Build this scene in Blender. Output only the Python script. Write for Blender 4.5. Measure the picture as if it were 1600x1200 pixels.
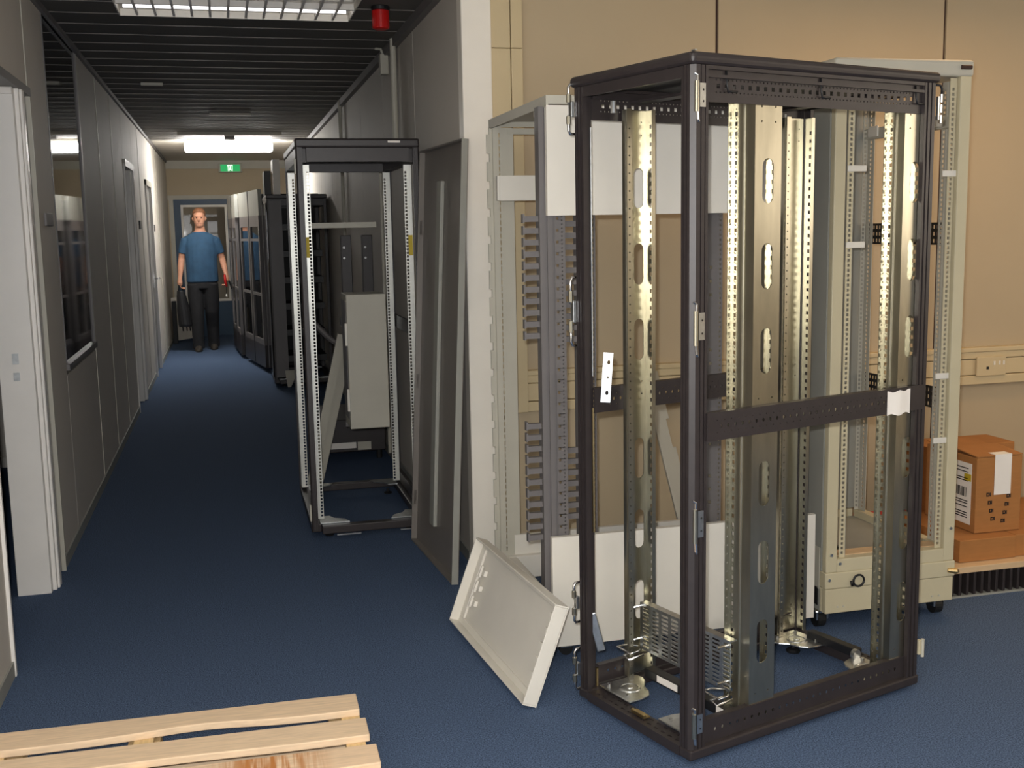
import bpy, math, random
from mathutils import Vector, Matrix
for o in list(bpy.data.objects): bpy.data.objects.remove(o)
scene = bpy.context.scene
C = scene.collection
random.seed(7)
# ------------------------------------------------------------------ camera, light, exposure
H = 1.52
yaw, pit, rol = 0.24978, 0.139369, -0.018976
fw = Vector((math.sin(yaw)*math.cos(pit), math.cos(yaw)*math.cos(pit), -math.sin(pit)))
rt = Vector((math.cos(yaw), -math.sin(yaw), 0)); up = rt.cross(fw)
r2 = rt*math.cos(rol)+up*math.sin(rol); u2 = -rt*math.sin(rol)+up*math.cos(rol)
cam_d = bpy.data.cameras.new('camera'); cam = bpy.data.objects.new('camera', cam_d); C.objects.link(cam)
M = Matrix((r2, u2, -fw)).transposed().to_4x4(); M.translation = (0, 0, H); cam.matrix_world = M
cam_d.sensor_width = 36; cam_d.lens = 1724.5/1600*36; cam_d.clip_start = .02; cam_d.clip_end = 100
scene.camera = cam
scene.view_settings.view_transform = 'Standard'; scene.view_settings.look = 'None'
scene.view_settings.gamma = 1; scene.view_settings.use_curve_mapping = False
scene.view_settings.exposure = 0.18
w = bpy.data.worlds.new('world'); scene.world = w; w.use_nodes = True
w.node_tree.nodes['Background'].inputs[0].default_value = (.75, .85, 1, 1)
w.node_tree.nodes['Background'].inputs[1].default_value = .6
def area(name, loc, target, sx, sy, power, col):
    l = bpy.data.lights.new(name, 'AREA'); l.shape = 'RECTANGLE'; l.size = sx; l.size_y = sy; l.energy = power; l.color = col
    o = bpy.data.objects.new(name, l); C.objects.link(o); o.location = loc
    o.rotation_euler = (Vector(target)-Vector(loc)).to_track_quat('-Z', 'Y').to_euler(); return o
WINDOW_P, WARM_P, ROOM_P, FAR_E = 26, 9, 4, 42.0
area('window_daylight', (1.6, -3.9, 1.55), (1.6, 0, 1.45), 4.2, 1.25, WINDOW_P, (1, .97, .92))
area('side_window_daylight', (5.55, 2.0, 1.9), (1.0, 2.0, 1.7), 2.6, .9, 24, (1, .82, .60))
fl = bpy.data.lights.new('camera_flash', 'POINT'); fl.energy = 210; fl.shadow_soft_size = .02; flo = bpy.data.objects.new('camera_flash', fl); C.objects.link(flo); flo.location = (-.03, .02, H+.06)

# ------------------------------------------------------------------ helpers
def tag(o, label=None, cat=None, group=None, kind=None):
    if label: o['label'] = label
    if cat: o['category'] = cat
    if group: o['group'] = group
    if kind: o['kind'] = kind
    return o
def empty(name, loc=(0, 0, 0), rz=0, label=None, cat=None, group=None, kind=None):
    o = bpy.data.objects.new(name, None); C.objects.link(o); o.location = loc; o.rotation_euler = (0, 0, rz)
    o.empty_display_size = .05
    return tag(o, label, cat, group, kind)
class MB:
    def __init__(s): s.v = []; s.f = []; s.smooth = False
    def add(s, vs, fs):
        n = len(s.v); s.v += [tuple(p) for p in vs]; s.f += [tuple(i+n for i in f) for f in fs]; return s
    def box(s, x0, y0, z0, x1, y1, z1):
        if x0 > x1: x0, x1 = x1, x0
        if y0 > y1: y0, y1 = y1, y0
        if z0 > z1: z0, z1 = z1, z0
        return s.add([(x0,y0,z0),(x1,y0,z0),(x1,y1,z0),(x0,y1,z0),(x0,y0,z1),(x1,y0,z1),(x1,y1,z1),(x0,y1,z1)],
              [(3,2,1,0),(4,5,6,7),(0,1,5,4),(1,2,6,5),(2,3,7,6),(3,0,4,7)])
    def prism(s, pts, z0, z1):       # polygon in xy, CCW
        n = len(pts)
        return s.add([(x,y,z0) for x,y in pts]+[(x,y,z1) for x,y in pts],
              [tuple(range(n-1,-1,-1)), tuple(range(n,2*n))]+[(i,(i+1)%n,n+(i+1)%n,n+i) for i in range(n)])
    def extr(s, o, eu, ev, pts, d):  # polygon in (eu,ev) at o, extruded by vector d
        o, eu, ev, d = Vector(o), Vector(eu), Vector(ev), Vector(d); n = len(pts)
        if eu.cross(ev).dot(d) < 0: pts = pts[::-1]
        a = [o+eu*p+ev*q for p, q in pts]
        return s.add(a+[p+d for p in a], [tuple(range(n-1,-1,-1)), tuple(range(n,2*n))]+[(i,(i+1)%n,n+(i+1)%n,n+i) for i in range(n)])
    def tube(s, pts, r, n=8, caps=True):
        pts = [Vector(p) for p in pts]; m = len(pts); rs = r if isinstance(r, (list, tuple)) else [r]*m
        t0 = (pts[1]-pts[0]).normalized(); ref = Vector((0,0,1)) if abs(t0.z) < .9 else Vector((1,0,0))
        nx = t0.cross(ref).normalized(); vs = []
        for i, p in enumerate(pts):
            t = (pts[min(i+1,m-1)]-pts[max(i-1,0)]).normalized()
            nx = (nx-t*nx.dot(t)).normalized(); ny = t.cross(nx)
            vs += [p+(nx*math.cos(2*math.pi*k/n)+ny*math.sin(2*math.pi*k/n))*rs[i] for k in range(n)]
        fs = [(i*n+k, i*n+(k+1)%n, (i+1)*n+(k+1)%n, (i+1)*n+k) for i in range(m-1) for k in range(n)]
        if caps: fs += [tuple(range(n-1,-1,-1)), tuple((m-1)*n+k for k in range(n))]
        return s.add(vs, fs)
    def cyl(s, a, b, r, n=16): return s.tube([a, b], r, n)
    def lathe(s, c, prof, n=20):     # prof: (r,z)
        m = len(prof); vs = [(c[0]+r*math.cos(2*math.pi*k/n), c[1]+r*math.sin(2*math.pi*k/n), c[2]+z) for r, z in prof for k in range(n)]
        fs = [(i*n+k, i*n+(k+1)%n, (i+1)*n+(k+1)%n, (i+1)*n+k) for i in range(m-1) for k in range(n)]
        fs += [tuple(range(n-1,-1,-1)), tuple((m-1)*n+k for k in range(n))]
        return s.add(vs, fs)
    def plate(s, o, eu, ev, W, Hh, t, holes=()):
        """flat sheet of thickness t with real holes (cu,cv,hw,hh,kind); kind r=rect, s=slot/round"""
        o, eu, ev = Vector(o), Vector(eu).normalized(), Vector(ev).normalized(); nn = eu.cross(ev)*t
        rows = {}
        for h in holes: rows.setdefault(round(h[1], 4), []).append(h)
        ks = sorted(rows); cells = []; v0 = 0.0
        if not ks: cells.append((0, 0, W, Hh, None))
        else:
            ext = [(k-max(h[3] for h in rows[k]), k+max(h[3] for h in rows[k])) for k in ks]
            bounds = []
            for i, k in enumerate(ks):
                lo = (max(0, ext[i][0]-.004) if i == 0 else (ext[i-1][1]+ext[i][0])/2)
                hi = (min(Hh, ext[i][1]+.004) if i == len(ks)-1 else (ext[i][1]+ext[i+1][0])/2)
                bounds.append((lo, hi))
            if bounds[0][0] > 0: cells.append((0, 0, W, bounds[0][0], None))
            if bounds[-1][1] < Hh: cells.append((0, bounds[-1][1], W, Hh, None))
            for k, (lo, hi) in zip(ks, bounds):
                hs = sorted(rows[k]); us = [0]+[(hs[i][0]+hs[i][2]+hs[i+1][0]-hs[i+1][2])/2 for i in range(len(hs)-1)]+[W]
                for i, h in enumerate(hs): cells.append((us[i], lo, us[i+1], hi, h))
        def P(u, v, back): return o+eu*u+ev*v+(nn if back else Vector())
        for (a, b, c, d, h) in cells:
            cor = [(a,b),(c,b),(c,d),(a,d)]
            if h is None:
                for bk in (0, 1):
                    vs = [P(*q, bk) for q in cor]; s.add(vs, [(0,1,2,3)] if bk else [(3,2,1,0)])
                continue
            cu, cv, hw, hh, kd = h
            if kd == 'r': quad = [[(cu-hw,cv-hh)],[(cu+hw,cv-hh)],[(cu+hw,cv+hh)],[(cu-hw,cv+hh)]]
            else:
                r = min(hw, hh); du, dv = hw-r, hh-r; quad = []
                ns = 4 if r > .006 else 2
                for q, (sx, sy, a0) in enumerate(((-1,-1,math.pi),(1,-1,1.5*math.pi),(1,1,0),(-1,1,.5*math.pi))):
                    quad.append([(cu+sx*du+r*math.cos(a0+math.pi/2*j/ns), cv+sy*dv+r*math.sin(a0+math.pi/2*j/ns)) for j in range(ns+1)])
            loop = [p for q in quad for p in q]; n = len(loop)
            fs = []; base = 4; st = [0]
            for q in quad: st.append(st[-1]+len(q))
            for q in range(4):
                for j in range(st[q], st[q+1]-1): fs.append((q, base+j+1, base+j))
                l, nx = st[q+1]-1, st[q+1] % n
                fs.append((q, (q+1) % 4, base+nx, base+l))
            for bk in (0, 1):
                vs = [P(*q, bk) for q in cor+loop]
                s.add(vs, fs if bk else [f[::-1] for f in fs])
            s.add([P(*q, 0) for q in loop]+[P(*q, 1) for q in loop], [(i, (i+1) % n, n+(i+1) % n, n+i) for i in range(n)])
        c4 = [(0,0),(W,0),(W,Hh),(0,Hh)]
        s.add([P(*q, 0) for q in c4]+[P(*q, 1) for q in c4], [(i, (i+1) % 4, 4+(i+1) % 4, 4+i) for i in range(4)])
        return s
    def mesh(s, name, mat):
        me = bpy.data.meshes.new(name); me.from_pydata(s.v, [], s.f); me.materials.append(mat)
        if s.smooth:
            for p in me.polygons: p.use_smooth = True
        me.update(); return me
    def build(s, name, mat, parent=None, bevel=0, label=None, cat=None, group=None, kind=None, smooth=False, seg=2):
        s.smooth = smooth
        o = bpy.data.objects.new(name, s.mesh(name, mat)); C.objects.link(o)
        if parent: o.parent = parent
        if bevel:
            b = o.modifiers.new('bevel', 'BEVEL'); b.width = bevel; b.segments = seg; b.limit_method = 'ANGLE'; b.angle_limit = .6
        return tag(o, label, cat, group, kind)
def inst(o, parent, loc=(0, 0, 0), rot=(0, 0, 0)):
    c = o.copy(); C.objects.link(c); c.parent = parent; c.location = loc; c.rotation_euler = rot; return c
def srgb(r, g, b):
    f = lambda c: (c/255/12.92 if c <= 10 else ((c/255+.055)/1.055)**2.4)
    return (f(r), f(g), f(b), 1)
def mat(name, col, rough=.5, metal=0, var=.06, scale=8, bump=0, bscale=200, stretch=(1, 1, 1), emit=None, spec=.5, trans=0):
    m = bpy.data.materials.new(name); m.use_nodes = True; nt = m.node_tree; b = nt.nodes['Principled BSDF']
    b.inputs['Roughness'].default_value = rough; b.inputs['Metallic'].default_value = metal
    b.inputs['Specular IOR Level'].default_value = spec
    tc = nt.nodes.new('ShaderNodeTexCoord'); mp = nt.nodes.new('ShaderNodeMapping'); mp.inputs['Scale'].default_value = stretch
    nt.links.new(tc.outputs['Object'], mp.inputs['Vector'])
    nz = nt.nodes.new('ShaderNodeTexNoise'); nz.inputs['Scale'].default_value = scale; nz.inputs['Detail'].default_value = 4
    nt.links.new(mp.outputs[0], nz.inputs['Vector'])
    rp = nt.nodes.new('ShaderNodeValToRGB'); e = rp.color_ramp.elements
    e[0].position = .3; e[1].position = .7
    e[0].color = tuple(c*(1-var) for c in col[:3])+(1,); e[1].color = tuple(min(1, c*(1+var)) for c in col[:3])+(1,)
    nt.links.new(nz.outputs['Fac'], rp.inputs[0]); nt.links.new(rp.outputs[0], b.inputs['Base Color'])
    if bump:
        n2 = nt.nodes.new('ShaderNodeTexNoise'); n2.inputs['Scale'].default_value = bscale; nt.links.new(mp.outputs[0], n2.inputs['Vector'])
        bp = nt.nodes.new('ShaderNodeBump'); bp.inputs['Strength'].default_value = bump; bp.inputs['Distance'].default_value = .002
        nt.links.new(n2.outputs['Fac'], bp.inputs['Height']); nt.links.new(bp.outputs[0], b.inputs['Normal'])
    if emit: b.inputs['Emission Color'].default_value = emit[0]; b.inputs['Emission Strength'].default_value = emit[1]
    if trans: b.inputs['Transmission Weight'].default_value = trans; b.inputs['IOR'].default_value = 1.45
    return m
m_carpet = mat('carpet_blue', srgb(80, 97, 124), .95, var=.7, scale=230, bump=.6, bscale=420, spec=.1)
m_wall = mat('wall_panel_grey', srgb(204, 197, 186), .68, var=.02, scale=3, bump=.05, bscale=90)
m_wallb = mat('wall_panel_beige', srgb(186, 169, 140), .6, var=.02, scale=3, bump=.06, bscale=120)
m_trunk = mat('trunking_cream', srgb(206, 188, 150), .45, var=.02)
m_white = mat('white_paint', srgb(226, 221, 210), .45, var=.02)
m_postw = mat('post_white', srgb(246, 240, 228), .45, var=.02)
m_jamb = mat('frame_paint', srgb(234, 230, 224), .35, var=.02)
m_ceil = mat('ceiling_panel', srgb(98, 95, 90), .75, var=.03, scale=5)
m_ceil2 = mat('ceiling_plain', srgb(214, 208, 196), .7, var=.02)
m_seam = mat('seam_brown', srgb(62, 40, 34), .6)
m_black = mat('black_powder_coat', srgb(49, 43, 43), .42, var=.1, scale=30, bump=.08, bscale=700)
m_blackd = mat('black_plastic', srgb(26, 26, 28), .45)
m_dgrey = mat('dark_grey_steel', srgb(108, 104, 103), .45, var=.05)
m_grey = mat('grey_paint', srgb(150, 150, 142), .5, var=.03)
m_lgrey = mat('light_grey_paint', srgb(186, 182, 168), .5, var=.03)
m_cream = mat('cream_rack_paint', srgb(198, 188, 158), .5, var=.03)
m_galv = mat('galvanised_steel', (.52, .49, .39, 1), .30, 1, var=.12, scale=26, stretch=(1, 1, .25), bump=.05, bscale=60)
m_zinc = mat('zinc_plate', (.66, .68, .68, 1), .33, 1, var=.12, scale=60)
m_chrome = mat('chrome', (.75, .75, .75, 1), .15, 1, var=.03)
m_panel = mat('side_panel_grey', srgb(120, 114, 108), .38, var=.04)
m_paper = mat('paper', srgb(238, 232, 224), .8, var=.02)
m_card = mat('cardboard', srgb(166, 112, 60), .85, var=.06, scale=14, stretch=(1, 1, 6))
m_ply = mat('plywood', srgb(206, 176, 138), .7, var=.08, scale=10, stretch=(1, 8, 1))
m_wood = mat('pallet_wood', srgb(236, 208, 174), .75, var=.1, scale=9, stretch=(1.2, 14, 10), bump=.2, bscale=60)
m_wood2 = mat('pallet_wood_yellow', srgb(226, 196, 144), .75, var=.1, scale=9, stretch=(14, 1.2, 10), bump=.2, bscale=60)
m_ink = mat('black_ink', srgb(36, 30, 28), .8)
m_yellow = mat('yellow_tape', srgb(196, 170, 40), .6)
m_red = mat('red_plastic', srgb(190, 24, 22), .3)
m_bluep = mat('blue_plastic', srgb(30, 110, 190), .4)
m_door = mat('door_blue', srgb(40, 68, 92), .45, var=.03)
m_doorg = mat('door_grey', srgb(120, 118, 114), .45, var=.03)
m_brass = mat('brass', (.7, .52, .25, 1), .3, 1)
m_glassd = mat('dark_window_glass', srgb(22, 23, 24), .04, var=.0, spec=.8)
m_rubber = mat('rubber', srgb(20, 20, 20), .6)
def emis(name, col, s):
    return mat(name, col, .5, var=0, emit=(col, s))
m_lampfar = emis('lamp_diffuser_far', (1, .97, .93, 1), FAR_E)
m_tube = emis('tube_dim', (1, .98, 1, 1), 2.2)
m_exitg = emis('exit_green', srgb(20, 150, 80), .9)
m_exitw = emis('exit_white', (.9, 1, .9, 1), .9)
m_lampwarm = emis('lamp_diffuser_warm', (1, .78, .50, 1), 1.0)
m_lampn = emis('lamp_diffuser_neutral', (1, .93, .82, 1), 1.0)
# wood stain on one pallet board: a brownish patch of its own
def stain(name, base, sc, cx, hw):
    m = mat(name, base, .75, var=.1, scale=9, stretch=(1.2, 14, 10)); nt = m.node_tree; b = nt.nodes['Principled BSDF']
    rp = [n for n in nt.nodes if n.type == 'VALTORGB'][0]
    tc = [n for n in nt.nodes if n.type == 'TEX_COORD'][0]; sp = nt.nodes.new('ShaderNodeSeparateXYZ'); nt.links.new(tc.outputs['Object'], sp.inputs[0])
    a = nt.nodes.new('ShaderNodeMath'); a.operation = 'SUBTRACT'; a.inputs[1].default_value = cx; nt.links.new(sp.outputs['X'], a.inputs[0])
    c = nt.nodes.new('ShaderNodeMath'); c.operation = 'ABSOLUTE'; nt.links.new(a.outputs[0], c.inputs[0])
    d = nt.nodes.new('ShaderNodeMapRange'); d.inputs[1].default_value = hw; d.inputs[2].default_value = hw*.35; nt.links.new(c.outputs[0], d.inputs[0])
    mp = nt.nodes.new('ShaderNodeMapping'); mp.inputs['Scale'].default_value = (90, 4, 4); nt.links.new(tc.outputs['Object'], mp.inputs[0])
    nz = nt.nodes.new('ShaderNodeTexNoise'); nz.inputs['Scale'].default_value = 1; nt.links.new(mp.outputs[0], nz.inputs['Vector'])
    mr = nt.nodes.new('ShaderNodeMapRange'); mr.inputs[1].default_value = .38; mr.inputs[2].default_value = .6; nt.links.new(nz.outputs['Fac'], mr.inputs[0])
    mu = nt.nodes.new('ShaderNodeMath'); mu.operation = 'MULTIPLY'; nt.links.new(d.outputs[0], mu.inputs[0]); nt.links.new(mr.outputs[0], mu.inputs[1])
    mx = nt.nodes.new('ShaderNodeMixRGB'); mx.inputs[2].default_value = sc; nt.links.new(mu.outputs[0], mx.inputs[0]); nt.links.new(rp.outputs[0], mx.inputs[1])
    nt.links.new(mx.outputs[0], b.inputs['Base Color']); return m
m_woods = stain('pallet_wood_stained', srgb(236, 206, 172), srgb(196, 128, 66), .265, .17)

# ------------------------------------------------------------------ the setting
ZC = 2.62; XL = -.80; XR = 1.02; YB = 4.80; YE = 17.4
S = dict(kind='structure')
MB().box(-4, -4.2, -.1, 5.7, YE+2.6, 0).build('floor', m_carpet, label='blue carpet floor of corridor and room', **S)
# ceilings
ceil = empty('ceiling', (0, 0, ZC), label='corridor ceiling of wide dark metal panels', kind='structure')
MB().box(XL-.1, 4.5, .03, XR+.1, YE+.1, .08).build('ceiling_backing', m_ceil2, ceil)
pl = MB().box(XL+.0, 0, 0, XR, .288, .012).build('plank', m_ceil, ceil, bevel=.004); pl.location = (0, 4.52, 0)
for k in range(1, 31): inst(pl, ceil, (0, 4.52+.2975*k, 0))
jn_ = MB().box(XL, -.0045, -.003, XR, .0045, .02).build('joint_strip', m_panel, ceil); jn_.location = (0, 4.52+.2975-.005, 0)
for k in range(2, 31): inst(jn_, ceil, (0, 4.52+.2975*k-.005, 0))
MB().box(XL, 13.75, 0, XR, YE, .02).build('end_ceiling_panel', m_ceil2, ceil)
MB().box(XL-.05, -4.2, ZC, 5.7, 4.52, ZC+.08).build('ceiling_room', m_ceil2, label='plain ceiling over the room', **S)
MB().box(XR, 4.5, ZC, 5.7, YB+.15, ZC+.08).build('ceiling_edge', m_ceil2, label='ceiling strip above the beige wall', **S)
MB().box(-4, 3.2, ZC, XL-.05, 8, ZC+.08).build('ceiling_side_room', m_ceil2, label='ceiling of the dark side room', **S)
# left wall
wl = empty('wall_left', (XL, 0, 0), label='left corridor wall of grey panels', kind='structure')
def lpanel(y0, y1, z0=.0, z1=ZC, mt=None, nm='panel'): return MB().box(-.1, y0+.003, z0, 0, y1-.003, z1).build(nm, mt or m_wall, wl, bevel=.003)
MB().box(-.095, -4.2, 0, -.012, 4.05, ZC).build('panel_backing', m_seam, wl)
lpanel(-4.2, 1.6); lpanel(1.6, 2.8); lpanel(2.8, 4.02)
lpanel(4.02, 5.29, 2.16)
MB().box(-.08, 5.3, 0, -.05, 9.95, ZC).build('panel_backing', m_seam, wl)
lpanel(5.30, 5.86); lpanel(5.86, 7.13, 0, .84); lpanel(7.13, 8.1); lpanel(8.1, 9.05); lpanel(9.05, 9.98)
lpanel(9.98, 10.95, 2.16); lpanel(10.95, 11.75); lpanel(11.75, 12.5); lpanel(12.5, 13.4, 2.12); lpanel(13.4, 14.7); lpanel(14.7, 16); lpanel(16, YE)
for a, b in ((-4.2, 4.02), (5.3, 9.98), (10.95, 12.45), (13.45, YE)):
    MB().box(0, a, 0, .008, b, .055).build('skirting', m_grey, wl)
# aluminium joint profiles that catch the far lamp
for y in (5.295, 7.13, 8.1, 9.05, 11.75, 14.7): MB().box(0, y-.006, .06, .004, y+.006, ZC).build('joint_profile', m_lgrey, wl)
# window in the left wall
w1 = empty('window_1', (XL, 5.87, .86), label='tall dark reflecting window in the left wall', kind='structure')
MB().box(-.03, .014, .03, -.006, 1.235, 1.76).build('pane', m_glassd, w1)
fr = MB(); fr.box(-.05, 0, 0, .014, 1.25, .03); fr.box(-.05, 0, .03, .002, .014, 1.76); fr.box(-.05, 1.235, .03, .003, 1.25, 1.76)
fr.build('window_frame', m_dgrey, w1)
# doorway 1
d1 = empty('door_1', (XL, 4.02, 0), label='open doorway with pale jamb in the left wall', kind='structure')
MB().box(-.14, .93, 0, -.004, .975, 2.13).build('jamb', m_jamb, d1, bevel=.003)
MB().box(-.10, .975, 0, .012, 1.0, 2.13).build('jamb_stop', m_jamb, d1, bevel=.003)
MB().box(-.03, 1.0, 0, .022, 1.055, 2.13).build('architrave', m_jamb, d1, bevel=.006)
MB().box(-.03, 1.06, .0, -.006, 1.262, 2.13).build('side_light', m_glassd, d1)
MB().box(-.03, 1.262, 0, .012, 1.278, 2.16).build('side_light_frame', m_lgrey, d1)
MB().box(-.14, 0, 2.13, .015, 1.27, 2.165).build('lintel', m_doorg, d1)
MB().box(-.1, -.006, 0, .012, .012, 2.13).build('near_jamb', m_jamb, d1)
sp = MB(); sp.box(-.085, .926, 1.0, -.06, .931, 1.045); sp.box(-.085, .926, .93, -.06, .931, .965); sp.build('strike_plate', m_zinc, d1)
MB().box(-.07, .92, 2.10, -.005, .935, 2.125).build('closer_plate', m_paper, d1)
# dark side room behind doorway 1
sr = empty('wall_side_room', (-4, 0, 0), label='unlit walls of the side room', kind='structure')
MB().box(0, 7.9, 0, 3.1, 8.0, ZC).build('far_panel', m_wall, sr); MB().box(0, 3.2, 0, .1, 7.9, ZC).build('side_panel', m_wall, sr)
MB().box(0, 3.1, 0, 3.1, 3.2, ZC).build('near_panel', m_wall, sr); MB().box(.1, 7.885, 0, 3.1, 7.9, .07).build('skirting', m_white, sr)
# doorway 2
d2 = empty('door_2', (XL, 9.98, 0), label='recessed grey doorway further along left wall', kind='structure')
MB().box(-.2, 0, 0, -.16, .97, 2.16).build('door_leaf', m_doorg, d2)
MB().box(-.16, .70, 0, .0, .78, 2.13).build('jamb', m_jamb, d2, bevel=.003)
MB().box(-.03, .78, 0, .022, .86, 2.13).build('architrave', m_jamb, d2, bevel=.006)
MB().box(-.16, -.005, 0, .012, .012, 2.13).build('near_jamb', m_jamb, d2)
MB().box(-.16, 0, 2.11, .02, .9, 2.17).build('lintel', m_lgrey, d2)
MB().box(-.1, .86, 0, 0, .975, 2.17).build('infill_panel', m_wall, d2)
MB().box(-.09, .69, 2.09, -.03, .70, 2.115).build('closer_plate', m_paper, d2)
# door 3 (closed)
d3 = empty('door_3', (XL, 12.5, 0), label='closed grey door with lever handle before the lit wall', kind='structure')
lf = MB().box(-.05, .06, .01, -.01, .84, 2.06).build('door_leaf', m_doorg, d3)
h3 = MB(); h3.box(-.01, .76, .93, .0, .80, 1.10); h3.cyl((0, .78, 1.04), (.055, .78, 1.04), .011); h3.cyl((.05, .79, 1.04), (.05, .67, 1.04), .010)
h3.build('handle', m_chrome, lf)
for y0, y1 in ((0, .06), (.84, .9)): MB().box(-.1, y0, 0, .02, y1, 2.12).build('jamb', m_jamb, d3, bevel=.004)
MB().box(-.1, 0, 2.06, .02, .9, 2.12).build('lintel', m_lgrey, d3)
# corridor right wall
wr = empty('wall_right', (XR, 0, 0), label='right corridor wall of grey panels', kind='structure')
MB().box(.012, YB, 0, .1, YE, ZC).build('panel_backing', m_seam, wr)
yy = [YB+.02, 6.0, 7.2, 8.4, 9.6, 10.8, 12.0, 13.2, 14.4, 15.6, 16.8, YE]
for a, b in zip(yy[:-1], yy[1:]): MB().box(0, a+.004, 0, .09, b-.004, ZC).build('panel', m_wall, wr, bevel=.003)
MB().box(-.008, YB+.02, 0, 0, YE, .055).build('skirting', m_grey, wr)
MB().box(-.035, YB, ZC-.05, 0, YE, ZC).build('cornice', m_dgrey, wr)
MB().box(0, YB, ZC-.03, .02, YE, ZC).build('cornice', m_dgrey, wl).location = (0, 0, 0)
# corner post
MB().box(XR-.006, YB-.07, 0, XR+.125, YB+.02, ZC).build('trim_1', m_postw, bevel=.006, label='white corner post where corridor meets room', **S)
MB().box(XR+.127, YB-.03, 0, XR+.137, YB+.0, .70).build('trim_2', m_door, label='dark blue gap strip beside the corner post', **S)
# room back wall
wb = empty('wall_back', (0, YB, 0), label='beige panel wall behind the racks', kind='structure')
MB().box(XR+.1, .012, 0, 5.7, .1, ZC).build('panel_backing', m_seam, wb)
xs = [XR+.13, 2.22, 3.41, 4.60, 5.7]
for a, b in zip(xs[:-1], xs[1:]): MB().box(a+.007, 0, 0, b-.007, .09, ZC).build('panel', m_wallb, wb, bevel=.002)
MB().box(XR+.14, -.010, 0, 5.7, 0, .065).build('skirting', m_lgrey, wb)
tr = empty('trim_3', (0, YB, 0), label='cream cable trunking around the beige wall', kind='structure')
for z0, z1, d in ((.700, .745, .045), (.748, .828, .040), (.831, .865, .045), (.865, .888, .052)):
    MB().box(1.285, -d, z0, 5.7, 0, z1).build('dado_strip', m_trunk, tr, bevel=.004)
for x0, x1, d in ((1.165, 1.175, .03), (1.088, 1.142, .06), (1.144, 1.232, .055), (1.234, 1.285, .06)):
    for z0, z1 in ((.70, 2.29), (2.292, ZC)): MB().box(x0, -d, z0, x1, 0, z1).build('riser_strip', m_trunk, tr, bevel=.003)
sk = empty('wall_socket', (3.62, YB-.045, .742), label='cream double wall socket on the dado trunking', cat='socket')
MB().box(0, -.012, 0, .17, 0, .098).build('face_plate', m_trunk, sk, bevel=.004)
MB().box(.055, -.014, .035, .068, -.011, .048).build('switch', m_blackd, sk)
for x in (.095, .125, .15): MB().box(x, -.014, .055, x+.010, -.011, .075).build('rocker', m_white, sk)
# end wall, with the blue door
we = empty('wall_end', (0, YE, 0), label='pale wall closing the corridor', kind='structure')
for a, b, c, d in ((XL-.1, -.72, 0, ZC), (.16, XR+.1, 0, ZC), (-.72, .16, 2.05, ZC)): MB().box(a, 0, c, b, .1, d).build('panel', m_wallb, we)
MB().box(XL, -.02, 2.5, XR, 0, ZC).build('cornice', m_lgrey, we)
MB().box(XL, -.02, 2.05, .2, 0, 2.11).build('architrave', m_lgrey, we); MB().box(-.78, -.02, 0, -.72, 0, 2.05).build('architrave', m_lgrey, we)
d4 = empty('door_4', (-.72, YE, 0), label='blue glazed door at the end of the corridor', kind='structure')
lf = MB(); lf.box(0, .0, 0, .12, .045, 2.05); lf.box(.75, 0, 0, .88, .045, 2.05); lf.box(.12, 0, 0, .75, .045, .54); lf.box(.12, 0, 1.95, .75, .045, 2.05)
lf.build('door_leaf', m_door, d4)
fr = MB(); fr.box(.10, -.012, .52, .135, .03, 1.97); fr.box(.735, -.012, .52, .77, .03, 1.97); fr.box(.135, -.012, .52, .735, .03, .56); fr.box(.135, -.012, 1.935, .735, .03, 1.97)
fr.build('window_frame', m_white, d4)
m_pane = mat('clear_glass', (1, 1, 1, 1), .02, var=0, trans=1)
pn = MB().box(-.305, -.003, .55, .305, .003, 1.94).build('pane', m_pane, d4); pn.location = (.435, .018, 0); pn.rotation_euler = (0, 0, .035)
eb = empty('wall_beyond', (0, YE, 0), label='lit lobby walls seen through the end door', kind='structure')
MB().box(-2, 2.4, 0, 2, 2.5, ZC).build('far_panel', m_wallb, eb); MB().box(-2, .1, 0, -1.9, 2.4, ZC).build('side_panel', m_wallb, eb); MB().box(1.9, .1, 0, 2, 2.4, ZC).build('side_panel', m_wallb, eb)
MB().box(-2, .1, ZC, 2, 2.5, ZC+.05).build('lobby_ceiling', m_ceil2, eb)
lb = MB().box(-1.7, .7, ZC-.06, -.9, .95, ZC-.005).build('lobby_lamp', emis('lobby_lamp_diffuser', (1, .85, .65, 1), 2.5), eb)
MB().box(.25, 1.6, .9, 1.0, 2.35, 1.75).build('lobby_cabinet', m_blackd, eb)
# room walls out of view
wf = empty('wall_far_right', (5.6, 0, 0), label='right-hand wall of the room with a window', kind='structure')
for a, b, c, d in ((-4.2, .65, 0, ZC), (3.35, YB, 0, ZC), (.65, 3.35, 0, 1.4), (.65, 3.35, 2.4, ZC)): MB().box(0, a, c, .1, b, d).build('panel', m_wallb, wf)
wn = empty('wall_near', (0, -4.2, 0), label='window wall behind the viewpoint', kind='structure')
for a, b, c, d in ((-.9, -.6, 0, ZC), (3.8, 5.7, 0, ZC), (-.6, 3.8, 0, .9), (-.6, 3.8, 2.2, ZC)): MB().box(a, 0, c, b, .1, d).build('panel', m_wallb, wn)
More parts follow.
